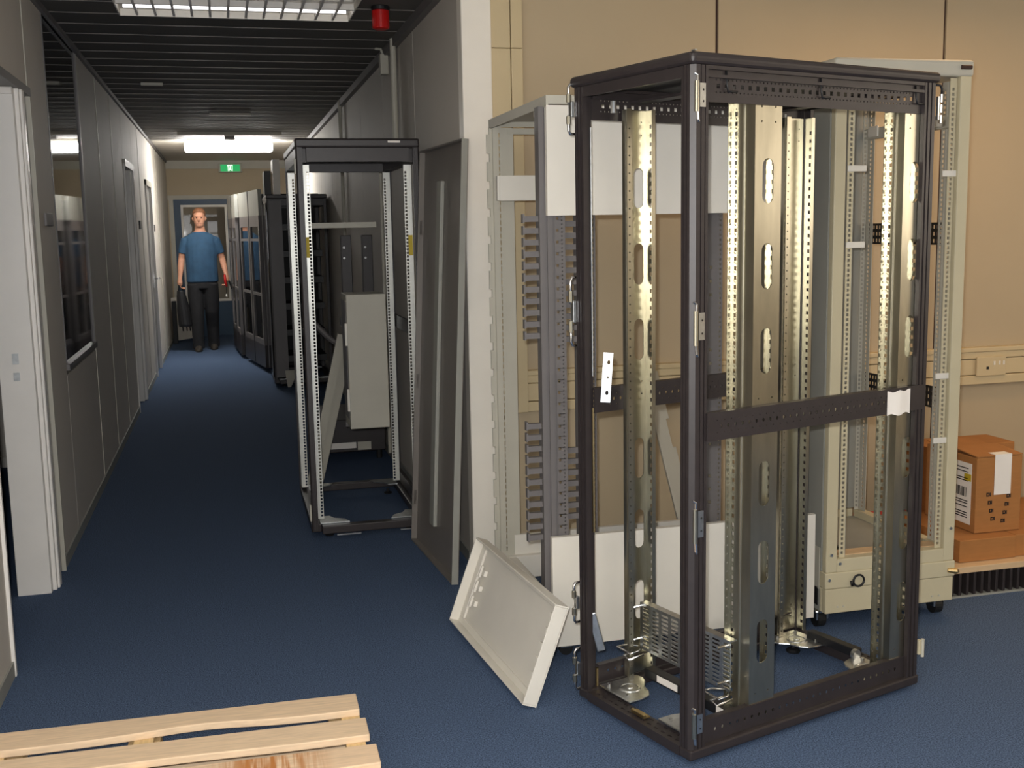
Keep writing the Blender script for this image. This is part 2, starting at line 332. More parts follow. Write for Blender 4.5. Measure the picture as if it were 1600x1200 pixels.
# ------------------------------------------------------------------ lamps and ceiling fittings
lum = empty('ceiling_luminaire', (-.44, 5.27, 2.582), label='louvred fluorescent ceiling light near the red beacon', cat='ceiling light')
hs = MB(); hs.box(0, 0, .032, 1.11, .58, .038); hs.box(0, 0, 0, 1.11, .006, .032); hs.box(0, .574, 0, 1.11, .58, .032); hs.box(0, .006, 0, .006, .574, .032); hs.box(1.104, .006, 0, 1.11, .574, .032)
hs.build('housing', m_postw, lum)
bl = MB().extr((0, .008, 0), (1, 0, 0), (0, 0, 1), [(-.003, .030), (.003, .030), (.006, .002), (-.006, .002)], (0, .564, 0)).build('louvre_blade', m_jamb, lum); bl.location = (.0854, 0, 0)
for k in range(1, 12): inst(bl, lum, (.0854*(k+1), 0, 0))
for y in (.29,): MB().extr((.008, y, 0), (0, 1, 0), (0, 0, 1), [(-.006, .03), (.006, .03), (.010, .002), (-.010, .002)], (1.094, 0, 0)).build('louvre_spine', m_jamb, lum)
for y in (.15, .43): MB().cyl((.03, y, .020), (1.08, y, .020), .008, 10).build('tube', m_tube if y > .2 else m_white, lum)
lf2 = empty('ceiling_luminaire', (-.40, 13.5, 2.49), label='lit white diffuser light at the far end of corridor', cat='ceiling light')
MB().box(0, 0, .0, 1.0, .30, .085).build('diffuser', m_lampfar, lf2, bevel=.012)
MB().box(.03, .02, .085, .97, .28, .13).build('housing', m_lgrey, lf2)
MB().box(-.435, 12.55, 2.585, .66, 12.62, 2.62).build('ceiling_rail', m_lgrey, label='long metal rail on ceiling before the lit lamp', cat='ceiling rail')
MB().box(.05, 12.70, 2.55, .16, 12.78, 2.62).build('ceiling_box', m_dgrey, bevel=.008, label='small grey detector box between rail and lit lamp', cat='detector')
MB().box(-.08, 10.64, 2.60, .29, 10.70, 2.62).build('ceiling_rail', m_lgrey, label='short metal rail in the middle of the dark ceiling', cat='ceiling rail')
MB().box(-.53, 8.60, 2.60, -.38, 8.64, 2.62).build('ceiling_clip', m_lgrey, label='small clip on the dark ceiling near left wall', cat='clip')
be = empty('alarm_beacon', (.80, 5.62, 0), label='red cylindrical alarm beacon on the corridor ceiling', cat='beacon')
MB().lathe((0, 0, 0), [(.040, 2.595), (.046, 2.60), (.046, 2.615), (.042, 2.62)], 24).build('base', m_blackd, be, smooth=False)
MB().lathe((0, 0, 0), [(.030, 2.508), (.040, 2.512), (.043, 2.52), (.043, 2.597)], 24).build('lens', m_red, be)
MB().tube([(.99, 6.5, 1.98), (.99, 6.5, 2.615)], .018, 10).build('conduit_pipe', m_lgrey, label='pale conduit pipe rising to ceiling beside red beacon', cat='pipe')
MB().tube([(.99, 9.55, .06), (.99, 9.55, 2.615)], .016, 10).build('conduit_pipe', m_lgrey, label='thin conduit on the dark wall beyond the black rack', cat='pipe')
MB().tube([(.99, 7.2, .06), (.99, 7.2, 1.98)], .012, 10).build('conduit_pipe', m_lgrey, label='thin pale pipe seen through the corridor rack', cat='pipe')
jb = empty('junction_box', (.96, 6.82, 2.46), label='small pale junction box under the corridor ceiling', cat='junction box')
MB().box(0, 0, 0, .05, .07, .12).build('body', m_lgrey, jb, bevel=.005); MB().tube([(.02, .03, .12), (.01, .03, .15), (-.02, .05, .155)], .008, 8).build('cable', m_lgrey, jb)
ex = empty('exit_sign', (-.04, YE-.10, 2.44), label='green illuminated exit sign above the end door', cat='exit sign')
MB().box(0, 0, 0, .34, .08, .13).build('housing', m_lgrey, ex, bevel=.006)
MB().box(.03, -.004, .015, .31, 0, .115).build('panel', m_exitg, ex)
ic = MB(); ic.box(.135, -.008, .02, .145, -.004, .105); ic.box(.195, -.008, .02, .205, -.004, .105); ic.box(.135, -.008, .098, .205, -.004, .108)
ic.cyl((.172, -.004, .088), (.172, -.008, .088), .009, 10); ic.extr((.17, -.008, .05), (1, 0, 0), (0, 0, 1), [(-.012, -.004), (.01, -.008), (.014, .028), (-.008, .03)], (0, .004, 0))
ic.extr((.17, -.008, .05), (1, 0, 0), (0, 0, 1), [(-.02, -.028), (-.012, -.03), (.004, 0), (-.008, 0)], (0, .004, 0)); ic.extr((.17, -.008, .05), (1, 0, 0), (0, 0, 1), [(.012, -.028), (.022, -.026), (.010, 0), (0, 0)], (0, .004, 0))
ic.build('pictogram', m_exitw, ex)
pq = MB(); pq.box(XL, 5.50, 1.575, XL+.012, 5.70, 1.635)
pq.build('door_plaque', m_dgrey, bevel=.002, label='small grey plaque beside the tall dark window', cat='plaque')
for y, z in ((11.35, 1.62), (13.6, 1.60)):
    MB().box(XL, y, z-.03, XL+.012, y+.16, z+.05).build('door_plaque', m_blackd, label='small dark plaque beside %s' % ('the recessed doorway' if y < 12 else 'the closed door with the lever handle'), cat='plaque')
# room luminaires (above and behind the viewpoint, out of the picture)
def room_lamp(x, y, power, col, m, lab):
    e = empty('ceiling_luminaire', (x, y, ZC-.07), label=lab, cat='ceiling light')
    MB().box(-.6, -.15, .01, .6, .15, .07).build('housing', m_white, e); MB().box(-.57, -.12, -.004, .57, .12, .01).build('diffuser', m, e)
    l = bpy.data.lights.new('lamp_light', 'AREA'); l.shape = 'RECTANGLE'; l.size = 1.1; l.size_y = .24; l.energy = power; l.color = col
    o = bpy.data.objects.new('lamp_light', l); C.objects.link(o); o.parent = e; o.location = (0, 0, -.012)
room_lamp(3.15, 3.85, WARM_P, (1, .60, .28), m_lampwarm, 'warm ceiling light near the beige wall')
room_lamp(3.3, .6, ROOM_P, (1, .74, .46), m_lampn, 'ceiling light over the middle of the room')
room_lamp(.6, 1.2, ROOM_P*.8, (1, .93, .84), m_lampn, 'ceiling light above the viewpoint')

# ------------------------------------------------------------------ black open rack in the foreground
RW, RD, RH = .548, .975, 1.968
A = empty('server_rack', (1.195, 2.728, 0), math.radians(17.2), label='large black open frame rack standing in the foreground', cat='rack')
MB().box(-.008, -.008, 1.935, RD+.008, RW+.008, RH).build('roof', m_black, A, bevel=.014, seg=3)
def post_profile():   # corner post with grooves on both outer faces; outer corner at 0,0, growing +x +y
    return [(.012, 0), (.026, 0), (.026, .005), (.031, .005), (.031, .001), (.042, .001), (.042, .007), (.047, .007), (.047, .003), (.056, .003), (.056, .018),
            (.034, .018), (.034, .034), (.018, .034), (.018, .050), (.003, .050), (.003, .042), (.007, .042), (.007, .037), (.001, .037), (.001, .028), (.005, .028), (.005, .023), (0, .023), (0, .012)]
pp = post_profile()
for nm, fx, fy in (('n', 0, 0), ('l', 0, 1), ('r', 1, 0), ('b', 1, 1)):
    pts = [((RD-x if fx else x), (RW-y if fy else y)) for x, y in pp]
    if fx != fy: pts = pts[::-1]
    MB().prism(pts, .05, 1.935).build('corner_post', m_black, A)
cx = MB(); cx.box(-.004, -.012, RH-.001, .004, .004, RH+.002); cx.build('roof_seam', m_zinc, A)
def beam_holes(L, zc, u0=.045, step=.0285, sq=.0058):
    hs = []; n = int((L-2*u0)/step)
    for k in range(n+1): hs.append((u0+k*step, zc, sq, sq, 'r'))
    n2 = int((L-2*u0)/(step/2))
    for k in range(n2+1):
        for dz in (-.016, .016): hs.append((u0-step/4+k*step/2, zc+dz, .0024, .0024, 's'))
    return hs
BL = RD-.11
for vy, nm in ((.016, 'n'), (RW-.018, 'f')):   # long top beams and bottom plates with hole rows
    MB().plate((.055, vy, 1.843), (1, 0, 0), (0, 0, 1), BL, .092, .002, beam_holes(BL, .042)).build('top_beam', m_black, A)
    g = MB(); g.box(.055, vy-.012, 1.905, .055+BL, vy, 1.913); g.box(.055, vy-.012, 1.926, .055+BL, vy, 1.936); g.build('top_beam_lip', m_black, A)
    MB().plate((.055, vy, .052), (1, 0, 0), (0, 0, 1), BL, .068, .002, [(.05+.0285*k, .034, .0045, .0055, 's') for k in range(28)]).build('base_plate', m_black, A)
    MB().box(.055, vy, .118, .055+BL, vy+(.02 if vy < .1 else -.02), .121).build('base_plate_lip', m_black, A)
for ux in (.004, RD-.016):
    MB().box(ux, .05, 1.905, ux+.012, RW-.05, 1.936).build('top_cross_beam', m_black, A)
MB().box(.06, .10, 1.926, RD-.06, RW-.10, 1.934).build('roof_underside', m_blackd, A)
for ux in (.20, .80):
    MB().box(ux, .02, 1.895, ux+.05, RW-.02, 1.903).build('roof_brace', m_black, A)
# mid rails: C profile
for vy, out, z0 in ((-.004, -1, .935), (RW+.004, 1, .945)):
    e = .078; hs = [(.05+.0265*k, .039, .0042, .0055, 's') for k in range(30)]+[(.035+.0265*k/1, .039+.017, .002, .002, 's') for k in range(31)]+[(.035+.0265*k, .039-.017, .002, .002, 's') for k in range(31)]
    if vy < .1: mb = MB().plate((.050, vy, z0), (1, 0, 0), (0, 0, 1), RD-.085, e, .003, hs)
    else: mb = MB().plate((.052, vy-.03, z0), (1, 0, 0), (0, 0, 1), RD-.104, e, .003, hs)
    y0 = vy if vy < .1 else vy-.03
    mb.box(.052, y0, z0+e-.003, RD-.052, y0+.022, z0+e); mb.box(.052, y0, z0, RD-.052, y0+.022, z0+.003)
    mb.build('mid_rail', m_black, A)
lb = MB(); n = 10
pts = [(.775+.105*i/n, -.0075-.006*math.sin(math.pi*i/n)**2-.001*math.cos(5*i/n)) for i in range(n+1)]
vs = []; fs = []
for i, (x, y) in enumerate(pts): vs += [(x, y, .931+.004*math.sin(i)), (x, y, 1.004+.003*math.cos(i*1.3)), (x, y+.001, .931+.004*math.sin(i)), (x, y+.001, 1.004+.003*math.cos(i*1.3))]
for i in range(n):
    a = 4*i; fs += [(a, a+4, a+5, a+1), (a+2, a+3, a+7, a+6), (a+1, a+5, a+7, a+3), (a, a+2, a+6, a+4)]
lb.add(vs, fs); lb.build('paper_tag', m_paper, A, label='blank white paper tag taped on the middle rail')
# 19 inch uprights
OV = [(1.577, 1.701), (1.339, 1.468), (1.100, 1.231), (.715, .847), (.482, .611), (.241, .373)]
ZU0, ZU1 = .06, 1.875
def sq_col(u, pitch=.0267, hw=.0048, hh=.0058, z0=.03, zend=None):
    n = int(((zend or (ZU1-ZU0))-2*z0)/pitch); return [(u, z0+k*pitch, hw, hh, 'r') for k in range(n+1)]
def upright(u0, u1, vplate, vin, near, mt, name, ovals=True):
    up_ = empty(name, (0, 0, 0)); up_.parent = A
    Wd = u1-u0; oc = Wd/2 if near else .060; oh = .021 if near else .0185; hs = [(oc, (a+b)/2-ZU0, oh, (b-a)/2, 's') for a, b in (OV if ovals else [])]
    for z in (1.84, 1.80, 1.03, .99, .15, .11): hs += [(Wd/2-.026, z-ZU0, .003, .003, 's'), (Wd/2+.026, z-ZU0, .003, .003, 's')]
    MB().plate((u0, vplate, ZU0), (1, 0, 0), (0, 0, 1), Wd, ZU1-ZU0, .0025, hs).build('slotted_plate', mt, up_)
    d = 1 if near else -1; dep = abs(vin-vplate)
    # flange at u0, with the square mounting holes near its free edge
    f1 = MB().plate((u0, vplate, ZU0), (0, d, 0), (0, 0, 1), dep, ZU1-ZU0, .0022, sq_col(dep-.014)+[(dep-.014, h[1]+.0133, .002, .002, 's') for h in sq_col(0)])
    f1.build('mounting_flange', mt, up_)
    dep2 = .046
    MB().plate((u1, vplate, ZU0), (0, d, 0), (0, 0, 1), dep2, ZU1-ZU0, .0022, sq_col(dep2-.016, .0267, .0055, .006)).build('rear_flange', mt, up_)
    MB().plate((u1-.013, vplate+d*dep2, ZU0), (1, 0, 0), (0, 0, 1), .014, ZU1-ZU0, .002).build('return_lip', mt, up_)
    # folded return of the mounting flange
    MB().plate((u0-.018, vplate+d*dep, ZU0), (1, 0, 0), (0, 0, 1), .019, ZU1-ZU0, .002, [(.009, .02+.0267*k, .003, .003, 's') for k in range(66)]).build('edge_lip', mt, up_)
    # stiffening bead
    b_ = MB().tube([(u0-.001, vplate+d*dep*.45, ZU0), (u0-.001, vplate+d*dep*.45, ZU1)], .004, 8); b_.build('bead', mt, up_)
    return up_
upright(.240, .340, .022, .108, True, m_galv, 'upright')
upright(.852, .952, .022, .082, True, m_galv, 'upright')
upright(.166, .255, RW-.030, RW-.074, False, m_galv, 'upright')
upright(.842, .948, RW-.030, RW-.070, False, m_galv, 'upright', False)
# base frame
bf = [((0, 0), (RD, .05)), ((0, RW-.05), (RD, RW)), ((0, .05), (.055, RW-.05)), ((RD-.055, .05), (RD, RW-.05))]
for i, ((x0, y0), (x1, y1)) in enumerate(bf):
    o = MB()
    if i < 2: o.box(x0, y0, .018, x1, y1, .05)
    else:
        o.box(x0, y0, .018, x1, y1, .044)
        o.plate((x0, y0, .044), (1, 0, 0), (0, 1, 0), x1-x0, y1-y0, .004, [(.018, .03+.032*k, .004, .009, 's') for k in range(13)]+[(.042, .046+.032*k, .004, .009, 's') for k in range(12)])
    o.build('base_rail', m_black, A, bevel=.006 if i < 2 else 0)
for fx in (0, 1):
    for fy in (0, 1):
        X = lambda x: RD-x if fx else x
        Yf = lambda y: RW-y if fy else y
        pts = [(.05, .045), (.20, .045), (.205, .075), (.19, .11), (.165, .135), (.155, .17), (.135, .195), (.10, .205), (.05, .205)]
        pts = [(X(x), Yf(y)) for x, y in pts]
        if fx != fy: pts = pts[::-1]
        pl = MB().prism(pts, .052, .058).build('corner_plate', m_zinc, A, bevel=.002)
        cxy = (X(.115), Yf(.12))
        em = MB(); em.lathe((cxy[0], cxy[1], .058), [(.036, 0), (.034, .003), (.028, .004), (.026, .002), (.012, .002), (.010, .005), (.004, .005)], 24); em.build('embossed_ring', m_zinc, pl)
        for q in ((.07, .07), (.16, .07), (.07, .17)): MB().cyl((X(q[0]), Yf(q[1]), .058), (X(q[0]), Yf(q[1]), .066), .006, 8).build('bolt', m_chrome, pl)
        MB().lathe((X(.10), Yf(.09), 0), [(.024, 0), (.026, .006), (.02, .012), (.008, .016), (.008, .05)], 16).build('levelling_foot', m_rubber, A)
# black connecting bars on the base with labels
br = MB().box(.205, .07, .062, .245, RW-.08, .092).build('base_bar', m_blackd, A, bevel=.003)
MB().box(.2035, .30, .068, .205, .40, .090).build('bar_label', m_paper, br); MB().box(.2035, .09, .068, .205, .12, .090).build('bar_label', m_paper, br)
MB().box(.90, .20, .056, .935, .42, .085).build('base_bar', m_blackd, A, bevel=.003)
MB().cyl((.90, .19, .07), (.90, .205, .07), .018, 12).build('bar_end_cap', m_zinc, A)
cl = MB(); cl.box(.028, .235, .05, .045, .30, .056); cl.box(.02, .235, .05, .03, .30, .062); cl.build('rail_clip', m_brass, A, bevel=.002)
# slotted cable panel between the front uprights
hs = []
for c in range(9):
    for r in range(11): hs.append((.030+.0475*c, .014+.0130*r, .0165, .0036, 'r'))
cp = MB().plate((.208, RW-.06, .152), (0, -1, 0), (0, 0, 1), .425, .158, .0025, hs)
cp.box(.208, .063, .306, .232, RW-.06, .310); cp.build('slotted_cable_panel', m_zinc, A)
def wire(pts, r=.0035, p=A, mt=m_chrome, nm='wire_clip'): return MB().tube(pts, r, 7).build(nm, mt, p, smooth=True)
for v0 in (RW-.055, .075):
    wire([(.20, v0, .16), (.16, v0+.02, .165), (.13, v0+.02, .165), (.13, v0-.05, .165), (.16, v0-.05, .165), (.20, v0-.02, .16)])
    wire([(.20, v0, .14), (.15, v0+.01, .135), (.14, v0-.03, .135), (.20, v0-.03, .14)])
    for z in (.295, .185): MB().cyl((.212, v0, z), (.165, v0, z), .004, 8).build('screw', m_chrome, A)
# hinges on the front post and on the left post
def hinge(x, y, zc, ln, side):
    h = empty('hinge', (x, y, zc)); h.parent = A
    if side == 'n':
        MB().plate((.007, -.003, -ln*.20), (1, 0, 0), (0, 0, 1), .020, ln*.5, .003, [(.012, ln*.36, .003, .003, 's'), (.012, ln*.12, .003, .003, 's')]).build('hinge_plate', m_zinc, h)
        MB().cyl((-.002, -.004, -ln*.30), (-.002, -.004, ln*.34), .0062, 10).build('knuckle', m_galv, h)
        MB().tube([(.000, -.004, ln*.34), (.000, -.004, ln*.46), (-.008, -.001, ln*.5)], .0035, 8).build('pin', m_chrome, h)
        MB().tube([(.000, -.004, -ln*.30), (.002, -.004, -ln*.46), (.006, -.001, -ln*.5)], .0045, 8).build('pin', m_chrome, h)
    else:
        d = -1 if side == 'l' else 1
        for s_ in (1, -1):
            MB().tube([(.006, 0, s_*ln*.5), (-.010, d*-.004*0, s_*ln*.5), (-.016, 0, s_*ln*.44), (-.016, 0, s_*ln*.12)], .0045, 8).build('pin', m_chrome, h, smooth=True)
        MB().box(-.010, -.006, -ln*.16, .002, .010, ln*.16).build('hinge_plate', m_zinc, h, bevel=.002)
        for s_ in (1, -1): MB().cyl((-.016, 0, s_*ln*.14), (-.016, 0, s_*ln*.30), .0075, 10).build('knuckle', m_galv, h)
for z0, z1 in ((1.79, 1.912), (1.172, 1.318), (.625, .775), (.066, .178)): hinge(.012, .0, (z0+z1)/2, z1-z0, 'n')
for z0, z1 in ((1.80, 1.945), (1.16, 1.37), (.27, .40), (.045, .18)): hinge(-.002, RW-.006, (z0+z1)/2, z1-z0, 'l')
def rhinge(zc, ln, small=False):
    h = empty('hinge', (RD, .004, zc)); h.parent = A
    if small:
        MB().box(.0, -.003, -.02, .012, .008, .03).build('hinge_plate', m_cream, h, bevel=.002); MB().cyl((.02, 0, -.03), (.02, 0, .03), .006, 10).build('knuckle', m_lgrey, h)
        return
    MB().tube([(-.004, 0, ln*.5), (.014, 0, ln*.5), (.022, 0, ln*.42), (.022, 0, ln*.28)], .004, 8).build('pin', m_blackd, h, smooth=True)
    MB().box(.002, -.004, -ln*.36, .008, .004, ln*.22).build('hinge_plate', m_zinc, h)
    for a in (.28, .02, -.24): MB().cyl((.022, 0, (a-.2)*ln), (.022, 0, a*ln), .007, 10).build('knuckle', m_chrome, h)
rhinge(1.87, .12); rhinge(.135, .06, True)
# hanging brackets and hook rods
bk = MB().plate((-.001, 0, 0), (1, 0, 0), (0, 0, 1), .030, .155, .004, [(.018, .03, .0045, .007, 's'), (.018, .125, .0045, .007, 's'), (.018, .078, .003, .003, 's')]).build('hanging_bracket', m_zinc, A, label='small zinc bracket hanging inside the left post')
bk.location = (.050, RW-.065, .985); bk.rotation_euler = (0, math.radians(4), math.radians(-35))
bk = MB().box(0, 0, 0, .028, .006, .13).build('latch_handle', m_zinc, A, bevel=.003, label='grey latch handle near the base'); bk.location = (.050, RW-.035, .165); bk.rotation_euler = (0, math.radians(-14), math.radians(-35))
MB().cyl((.052, RW-.03, .05), (.052, RW-.03, .11), .005, 8).build('locating_pin', m_brass, A)
MB().cyl((.10, RW-.07, 1.86), (.10, RW-.07, 1.895), .008, 8).build('roof_stud', m_zinc, A)
for u in (.125, .48, .885):
    wire([(u, .012, 1.925), (u, .008, 1.89), (u+.002, .006, 1.872), (u+.035, .006, 1.872)], .003, A, m_blackd, 'hook_rod')
MB().tube([(.052, RW-.02, .96), (.052, RW-.02, .56)], .004, 8).build('lock_rod', m_brass, A); MB().tube([(.052, RW-.02, 1.82), (.052, RW-.02, 1.06)], .003, 8).build('lock_rod', m_zinc, A)
for z in (.30, 1.58): MB().cyl((.945, .020, z), (.945, .012, z), .005, 8).build('screw', m_chrome, A)

# ------------------------------------------------------------------ light grey rack seen from its side, behind the black rack
E_ = empty('server_rack', (1.05, 3.585, 0), 0, label='pale grey rack with white side panels behind the foreground rack', cat='rack')
EX, EY = .985, .80
for x in (.06, EX-.06):
    for y in (.06, EY-.06):
        c = empty('caster', (x, y, 0)); c.parent = E_
        MB().cyl((0, -.012, .025), (0, .012, .025), .025, 16).build('wheel', m_rubber, c); MB().box(-.022, -.02, .03, .022, .02, .072).build('fork', m_zinc, c, bevel=.003)
for x0, y0, x1, y1 in ((0, 0, EX, .06), (0, EY-.06, EX, EY), (0, .06, .06, EY-.06), (EX-.06, .06, EX, EY-.06)): MB().box(x0, y0, .07, x1, y1, .165).build('base_rail', m_white, E_, bevel=.004)
def panel_e(z0, z1, nm, x1):
    p = MB(); p.box(-.008, -.022, z0, x1, -.018, z1); p.box(-.008, -.018, z0, -.004, 0, z1); p.box(x1-.004, -.018, z0, x1, 0, z1); p.box(-.004, -.018, z1-.004, x1-.004, 0, z1); p.box(-.004, -.018, z0, x1-.004, 0, z0+.004)
    p.build(nm, m_white, E_)
panel_e(1.562, 1.921, 'upper_side_panel', EX-.02); panel_e(.062, .458, 'lower_side_panel', EX+.02)
rf = MB(); rf.box(-.008, -.02, 1.945, EX, EY, 1.953); rf.box(-.008, -.02, 1.918, 0, EY, 1.945); rf.box(EX-.008, -.02, 1.918, EX, EY, 1.945); rf.box(0, -.02, 1.925, EX-.008, -.012, 1.945); rf.box(0, EY-.008, 1.925, EX-.008, EY, 1.945)
rf.build('roof', m_lgrey, E_)
MB().box(0, .12, 1.90, .05, .16, 1.918).build('roof_clip', m_white, E_); MB().box(.0, .0, 1.915, .9, .05, 1.922).build('roof_channel', m_dgrey, E_)
# near-left dark post with slots, and cable fingers
pp2 = [(-.026, .012), (-.008, .012), (-.008, .018), (.000, .018), (.000, .010), (.018, .010), (.018, .018), (.026, .018), (.026, .06), (-.026, .06)]
MB().prism(pp2, .10, 1.92).build('front_post', m_dgrey, E_)
MB().plate((.026, .018, .16), (1, 0, 0), (0, 0, 1), .038, 1.75, .003, [(.010, .05+.0395*k, .004, .005, 'r') for k in range(42)]+[(.026, .04+.0132*k, .0018, .0022, 'r') for k in range(126)]).build('front_post_flange', m_dgrey, E_)
fg = None
def fingers(x, y, z0, n, dx, ln=.052):
    global fg
    for k in range(n):
        if fg is None:
            f = MB(); f.box(0, 0, 0, .052, .020, .019); f.box(-.003, -.002, -.004, .003, .022, .026); fg = f.build('cable_finger', m_dgrey, E_); o = fg
        else: o = inst(fg, E_)
        o.location = (x, y, z0+k*dx)
fingers(-.077, .03, 1.148, 11, .0395); fingers(-.077, .03, .44, 11, .0395)
fingers(.066, .05, 1.13, 11, .0395); fingers(.066, .05, .50, 7, .0395)
MB().box(.064, .052, .40, .067, .072, 1.56).build('finger_strip', m_dgrey, E_)
# inner dark rails with square holes
for x0, x1, y in ((.135, .205, .12), (.60, .69, .12)):
    wd = x1-x0; hs = [(wd*.36, z, .0055, .0055, 'r') for z in (.40, .45, .50, .62, .67, .92, .97, 1.17, 1.22, 1.27)]+[(wd-.010, .02+.0175*k, .003, .004, 'r') for k in range(98)]
    hs = [h for i, h in enumerate(hs) if i >= 10 or True]
    merged = [h for h in hs if h[0] > wd*.5]
    mb = MB().plate((x0+.026, y, .10), (1, 0, 0), (0, 0, 1), wd-.026-.02, 1.80, .003, [(wd*.36-.026+.012, z, .0055, .0055, 'r') for z in (.40, .45, .50, .62, .67, .92, .97, 1.17, 1.22, 1.27)])
    mb.plate((x0+wd-.02, y, .10), (1, 0, 0), (0, 0, 1), .02, 1.80, .003, [(.010, .02+.0175*k, .003, .004, 'r') for k in range(100)])
    mb.box(x0, y, .10, x0+.008, y+.03, 1.90); mb.box(x0+.010, y+.01, .10, x0+.026, y+.013, 1.90); mb.box(x0+.026, y+.003, .10, x0+.029, y+.03, 1.90)
    mb.build('mounting_rail', m_dgrey, E_)
# far-left post: pale, slotted, toothed edge
fp = MB(); fp.plate((.0, EY-.03, .165), (1, 0, 0), (0, 0, 1), .035, 1.76, .003, [(.026, .03+.0265*k, .0022, .009, 'r') for k in range(65)])
fp.box(.035, EY-.028, .165, .085, EY-.022, 1.92); fp.box(.0, EY-.028, .165, .004, EY, 1.92); fp.build('rear_post', m_lgrey, E_)
MB().box(-.012, EY-.02, .165, .004, EY-.012, 1.92).build('rear_post_flange', m_lgrey, E_)
for k in range(16): MB().box(-.022, EY-.02, .20+.108*k, -.012, EY-.012, .275+.108*k).build('rear_post_tooth', m_lgrey, E_)
MB().box(EX-.05, .02, .10, EX, .06, 1.92).build('front_post', m_dgrey, E_); MB().box(EX-.05, EY-.05, .10, EX, EY-.01, 1.92).build('rear_post', m_lgrey, E_)
br = MB().box(-.004, EY-.14, 1.63, .20, EY-.12, 1.728).build('cross_bracket', m_white, E_, bevel=.003); MB().box(-.012, EY-.145, 1.632, -.004, EY-.12, 1.726).build('bracket_end', m_white, br)
MB().box(.06, EY-.03, 1.895, EX-.05, EY-.01, 1.918).build('rear_top_rail', m_lgrey, E_); MB().box(.06, EY-.03, .165, EX-.05, EY-.01, .25).build('rear_base_rail', m_white, E_)

# notched strip leaning inside the rack space against the wall
st = MB(); pts = [(0, 0), (.075, 0), (.075, .10), (.06, .10), (.06, .17), (.075, .17), (.075, .27), (.06, .27), (.06, .34), (.075, .34), (.075, .46), (.0, .46)]
st.extr((0, 0, 0), (1, 0, 0), (0, 0, 1), [(x, z*1.9) for x, z in pts], (0, .02, 0))
o = st.build('notched_panel', m_lgrey, label='grey notched panel leaning against the beige wall', cat='panel', bevel=.002); o.location = (1.98, 4.56, .005); o.rotation_euler = (math.radians(-12), math.radians(-10), 0)

# ------------------------------------------------------------------ white tray leaning on edge
def frame_obj(name, o, ex, ey, ez, **k):
    e = empty(name, **k); Mx = Matrix((Vector(ex).normalized(), Vector(ey).normalized(), Vector(ez).normalized())).transposed().to_4x4(); Mx.translation = o; e.matrix_world = Mx; return e
p0 = Vector((.880, 3.232, .004)); p1 = Vector((.808, 4.07, .004)); top = Vector((.998, 3.240, .322))
ex_ = (p1-p0); ey_ = top-p0; ey_ -= ex_.normalized()*ey_.dot(ex_.normalized()); nrm = ex_.cross(ey_).normalized()
if nrm.x > 0: p0, ex_, nrm = p1, -ex_, -nrm
TL, TH = ex_.length, ey_.length
T = frame_obj('cover_tray', p0, ex_, ey_, nrm, label='white rack cover tray propped on its long edge on the carpet', cat='cover tray')
sgn = 1
MB().box(0, 0, -.004, TL, TH, 0).build('tray_base', m_white, T)
for x0, y0, x1, y1 in ((0, 0, TL, .006), (0, TH-.006, TL, TH), (0, .006, .006, TH-.006), (TL-.006, .006, TL, TH-.006)): MB().box(x0, y0, 0, x1, y1, .045).build('tray_rim', m_white, T, bevel=.002)
for x0, y0, x1, y1 in ((.006, .006, TL-.006, .03), (.006, TH-.03, TL-.006, TH-.006), (.006, .03, .05, TH-.03), (TL-.05, .03, TL-.006, TH-.03)): MB().box(x0, y0, 0, x1, y1, .010).build('tray_fold', m_white, T, bevel=.003)
for yv in (.10, .16, .22):
    c = MB(); c.box(.07, yv, .0, .12, yv+.022, .014); c.box(.085, yv-.012, .012, .095, yv+.034, .022); c.build('tray_clip', m_white, T, bevel=.002)
for yv in (.08, .13, .18, .23, .28):
    MB().box(TL-.06, yv, .010, TL-.04, yv+.018, .028).build('tray_clip', m_white, T, bevel=.002)

# ------------------------------------------------------------------ cream rack on casters at the right
F = empty('server_rack', (2.095, 3.55, 0), 0, label='cream open rack on a plinth with casters by the right wall', cat='rack')
FX, FY = .545, .68
for x in (-.012, FX-.05):
    for y in (.08, FY-.06):
        c = empty('caster', (x+.03, y, 0)); c.parent = F
        MB().cyl((-.016, 0, .032), (.016, 0, .032), .032, 18).build('wheel', m_rubber, c); k = MB(); k.box(-.026, -.03, .034, -.018, .03, .066); k.box(.018, -.03, .034, .026, .03, .066); k.lathe((0, 0, .062), [(.034, 0), (.034, .006), (.02, .010)], 16); k.build('fork', m_chrome, c)
for x0, y0, x1, y1 in ((0, 0, FX, .03), (0, FY-.03, FX, FY), (0, .03, .03, FY-.03), (FX-.03, .03, FX, FY-.03)):
    MB().box(x0, y0, .074, x1, y1, .168).build('plinth_rail', m_cream, F, bevel=.003)
    MB().box(x0-(.004 if x0 == 0 and y0 == 0 else 0), y0-(.004 if y0 == 0 else 0), .170, x1+(.004 if x1 == FX and y0 == 0 else 0), y1, .232).build('plinth_band', m_cream, F, bevel=.004)
for x0, y0, x1, y1 in ((.045, .0, FX-.045, .04), (.045, FY-.04, FX-.045, FY), (0, .04, .04, FY-.04), (FX-.04, .04, FX, FY-.04)): MB().box(x0, y0, .232, x1, y1, .282).build('bottom_frame', m_cream, F, bevel=.002)
MB().box(.04, .04, .272, FX-.04, .10, .285).build('bottom_ledge', m_ply, F)
MB().box(.20, .10, .245, FX-.04, FY-.04, .250).build('bottom_tray', m_grey, F)
for x in (.0, FX-.045): MB().box(x, .0, .232, x+.045, .03, 2.035).build('front_post', m_cream, F, bevel=.004)
for x in (0, FX-.11): MB().box(x, FY-.03, .282, x+(.045 if x == 0 else .11), FY, 2.035).build('rear_post', m_grey, F, bevel=.004)
